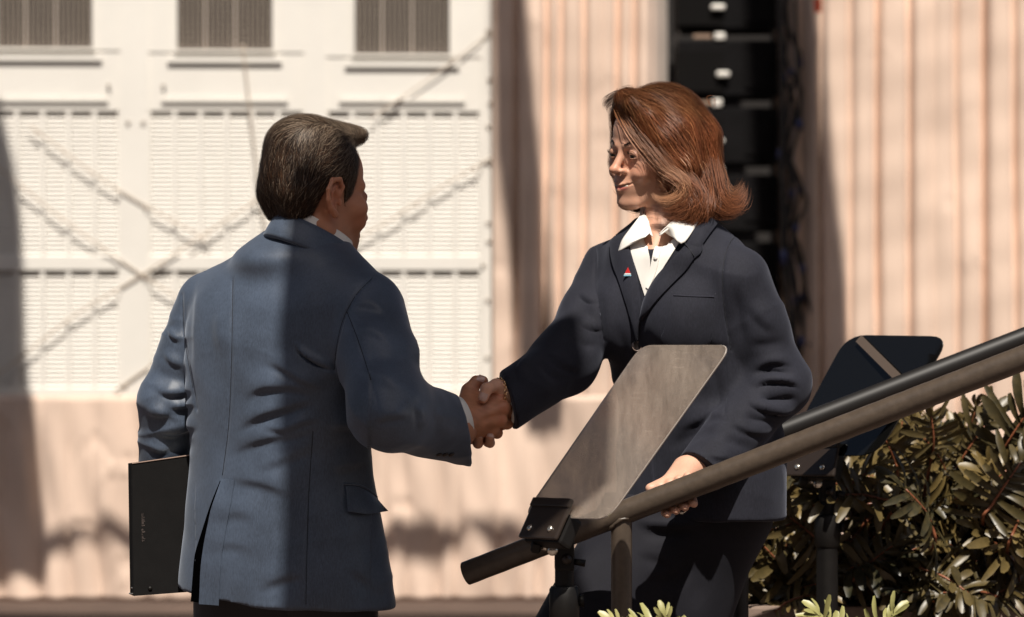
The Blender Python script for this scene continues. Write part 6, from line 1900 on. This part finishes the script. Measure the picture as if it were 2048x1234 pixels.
# ---- hair: a swept auburn bob flicked out at the ends
def L_(x, y, z): return (x, y, z)
def wh_vol(q):
    d = d_ell(q, (0, -0.014, 0.038), (0.086, 0.105, 0.100))
    # swoop across the forehead on her left side
    d = smin(d, d_chain(q, [(0.026, 0.058, 0.112), (-0.012, 0.070, 0.103), (-0.050, 0.058, 0.076), (-0.073, 0.040, 0.032), (-0.080, 0.018, -0.020)], [0.014, 0.015, 0.017, 0.020, 0.027], 0.01), 0.02)
    d = smin(d, d_chain(q, [(0.026, 0.054, 0.112), (0.062, 0.036, 0.080), (0.076, 0.014, 0.030), (0.080, 0.004, -0.05)], [0.020, 0.018, 0.020, 0.024], 0.01), 0.02)
    for s in (-1, 1):
        d = smin(d, d_chain(q, [(s * 0.070, 0.0, 0.05), (s * 0.084, 0.002, -0.02), (s * 0.078, -0.012, -0.088)], [0.034, 0.034, 0.026], 0.01), 0.02)
        d = smin(d, d_chain(q, [(s * 0.050, -0.065, 0.03), (s * 0.058, -0.068, -0.05), (s * 0.055, -0.062, -0.105)], [0.046, 0.040, 0.026], 0.01), 0.02)
    d = smin(d, d_chain(q, [(0, -0.078, 0.03), (0, -0.088, -0.04), (-0.01, -0.098, -0.090), (-0.02, -0.132, -0.098)], [0.046, 0.040, 0.030, 0.014], 0.01), 0.02)
    return d
def wh_sdf(P):
    q = ((P - wC) @ wR.T / W_SC).astype(np.float32)
    d = wh_vol(q) * W_SC
    face = d_ell(q, (0.018, 0.096, -0.024), (0.086, 0.083, 0.120))
    face = smin(face, d_ell(q, (0, 0.02, -0.13), (0.058, 0.10, 0.075)), 0.02)
    return smax(d, -face * W_SC, 0.008)
hv, hq = surface(wh_sdf, wC - [.17, .17, .17], wC + [.24, .22, .19], 0.0035)
G2 = [[(1226, 205), (1246, 250), (1275, 290), (1312, 325), (1350, 350), (1372, 372), (1366, 398), (1345, 408)],
      [(1262, 186), (1298, 235), (1340, 298), (1384, 345), (1404, 382), (1386, 420), (1364, 448)],
      [(1300, 174), (1352, 232), (1392, 300), (1418, 360), (1424, 400), (1404, 430), (1380, 446)],
      [(1330, 172), (1385, 222), (1420, 298), (1436, 370), (1446, 402), (1470, 408), (1488, 384)],
      [(1365, 178), (1410, 230), (1436, 300), (1446, 366), (1462, 396), (1486, 392)],
      [(1212, 210), (1222, 200), (1240, 190)]]
gp, gt = [], []
for gl_ in G2[:5]:
    c_ = interp_curve(gl_, 40); gp.append(c_); gt.append(np.gradient(c_, axis=0))
gp = np.concatenate(gp); gt = np.concatenate(gt); gt /= np.linalg.norm(gt, axis=1, keepdims=True)
def wh_dir(P):
    U = to_px(P)
    out = np.zeros_like(P)
    for s_ in range(0, len(P), 4000):
        u = U[s_:s_ + 4000]
        w = 1.0 / (((u[:, None, :] - gp[None]) ** 2).sum(2) + 60.0) ** 2
        t = (w[:, :, None] * gt[None]).sum(1)
        t /= np.linalg.norm(t, axis=1, keepdims=True) + 1e-9
        out[s_:s_ + 4000, 0] = t[:, 0]; out[s_:s_ + 4000, 2] = -t[:, 1]
    return out
wrng = np.random.default_rng(8)
roots = sample_surface(hv, hq, 38000, wrng)
N = len(roots)
paths, nrms = grow(wh_sdf, roots, wh_dir, 10, 0.0062 + wrng.uniform(0, .004, N), 0.0008 + 0.0070 * wrng.random(N) ** 3, wrng, 0.13)
qr = (roots - wC) @ wR.T
cb = np.array([0.185, 0.060, 0.024])
tone = noise3(roots, 90, 12) * 0.5 + 0.5
col = cb * (0.35 + 1.0 * np.clip(tone, 0, 1) + 0.5 * wrng.random(N))[:, None]
gold = wrng.random(N) < 0.16
col = np.where(gold[:, None], np.array([0.40, 0.165, 0.07]) * (0.5 + 0.7 * wrng.random(N))[:, None], col)
rootdark = np.clip((qr[:, 2] - 0.075) / 0.06, 0, 1)[:, None]
col = col * (1 - 0.55 * rootdark) * np.where(rootdark > 0.3, [[0.9, 1.0, 1.0]], [[1, 1, 1]])
sv, sq, sc_ = strands("hair", paths, nrms, 0.00038 + 0.00045 * wrng.random(N), col, M_hair, WOM)
parts_ = [(sv, sq, sc_)]
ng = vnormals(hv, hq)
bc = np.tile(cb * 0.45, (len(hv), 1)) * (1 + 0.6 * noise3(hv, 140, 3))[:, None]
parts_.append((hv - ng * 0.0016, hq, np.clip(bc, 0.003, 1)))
# loose locks: each a guide with a spread of strands round it
bvh_wv = bvh_of(hv, hq)
def lock(pts, n, r0, r1, colr, yoff=None, curl=0.0):
    n = int(n * 1.9) if n > 20 else n
    P3 = []
    for p in pts:
        if len(p) == 3: P3.append(PX(*p))
        else:
            l, nr = hit(bvh_wv, *p); P3.append(PX(p[0], p[1], 0.17) if l is None else l + nr * 0.004)
    C_ = interp_curve(P3, 14)
    T_ = np.gradient(C_, axis=0); T_ /= np.linalg.norm(T_, axis=1, keepdims=True)
    off = wrng.normal(size=(n, 3)); 
    rr_ = np.interp(np.linspace(0, 1, 14), [0, .7, 1], [r0, (r0 + r1) / 2 * 1.15, r1])
    pth = C_[None] + off[:, None, :] * rr_[None, :, None] * 0.5
    # uneven lengths
    cut = 0.80 + 0.22 * wrng.random(n)
    idx = np.linspace(0, 1, 14)[None, :] * cut[:, None] * 13
    i0 = np.clip(np.floor(idx).astype(int), 0, 12); fr = np.minimum(idx - i0, 1.3)[:, :, None]
    ii = np.arange(n)[:, None]
    pth = pth[ii, i0] * (1 - fr) + pth[ii, i0 + 1] * fr
    nrm = np.tile(np.array([0.05, -0.95, 0.25]), (n, 14, 1))
    cc = np.array(colr) * (0.30 + 1.0 * wrng.random(n))[:, None]
    parts_.append(strands("l", pth, nrm, 0.0004 + 0.00045 * wrng.random(n), cc, M_hair, WOM))
aub = (0.22, 0.078, 0.033); lite = (0.42, 0.21, 0.11); dk = (0.05, 0.02, 0.012)
lock([(1336, 342), (1362, 362, .150), (1372, 378, .146), (1364, 394, .145), (1344, 403, .148), (1322, 401, .152), (1304, 388, .158)], 190, 0.016, 0.004, lite)
lock([(1350, 352), (1376, 372, .150), (1384, 392, .146), (1370, 410, .145), (1344, 420, .148), (1322, 418, .152)], 170, 0.018, 0.006, aub)
lock([(1360, 370), (1388, 400, .148), (1376, 425, .146), (1345, 436, .148), (1328, 432, .150)], 150, 0.016, 0.006, aub)
lock([(1372, 360), (1396, 402, .15), (1388, 432, .148), (1372, 456, .150)], 200, 0.020, 0.006, aub)
lock([(1400, 360), (1412, 405, .16), (1404, 436, .158), (1384, 446, .156)], 160, 0.020, 0.008, aub)
lock([(1420, 330, .215), (1432, 388, .20), (1448, 412, .20), (1470, 412, .21), (1484, 396, .22), (1490, 374, .225)], 240, 0.020, 0.010, aub)
lock([(1410, 350, .205), (1424, 400, .19), (1440, 420, .19), (1462, 424, .20), (1482, 412, .205)], 200, 0.018, 0.010, aub)
lock([(1424, 320, .235), (1442, 372, .225), (1458, 392, .22), (1476, 388, .23), (1484, 366, .235)], 170, 0.014, 0.008, (0.20, 0.08, 0.035))
lock([(1405, 380, .20), (1418, 420, .20), (1430, 432, .21), (1448, 434, .22)], 150, 0.018, 0.010, dk)
lock([(1232, 206, .25), (1256, 250, .196), (1284, 288, .178), (1314, 322, .166), (1346, 352, .158)], 200, 0.007, 0.018, (0.33, 0.14, 0.062))
lock([(1242, 198, .24), (1270, 246, .192), (1304, 290, .170), (1336, 330, .156), (1368, 366, .150)], 200, 0.010, 0.018, (0.28, 0.11, 0.046))
lock([(1278, 402, .33), (1262, 410, .32), (1248, 410, .315), (1237, 402, .31)], 60, 0.010, 0.004, (0.09, 0.045, 0.025))
lock([(1266, 396, .33), (1250, 392, .32), (1240, 384, .315), (1232, 372, .31)], 14, 0.008, 0.008, (0.12, 0.06, 0.03))
lock([(1250, 186, .24), (1230, 192, .235), (1214, 206, .23), (1220, 222, .225)], 60, 0.008, 0.008, (0.10, 0.055, 0.035))
for _ in range(26):      # flyaways
    x0, y0 = wrng.uniform(1230, 1430), 0
    y0 = 178 + 0.0018 * (x0 - 1310) ** 2
    lock([(x0, y0 + 14, .24), (x0 + wrng.uniform(-14, 10), y0 - 2, .24), (x0 + wrng.uniform(-30, 26), y0 + wrng.uniform(-6, 14), .24)], 2, 0.004, 0.006, aub)
for _ in range(22):
    x0, y0 = wrng.uniform(1300, 1400), wrng.uniform(300, 400)
    lock([(x0, y0), (x0 + 14, y0 + 16, .145), (x0 + wrng.uniform(8, 30), y0 + wrng.uniform(18, 34), .142)], 3, 0.004, 0.006, lite)
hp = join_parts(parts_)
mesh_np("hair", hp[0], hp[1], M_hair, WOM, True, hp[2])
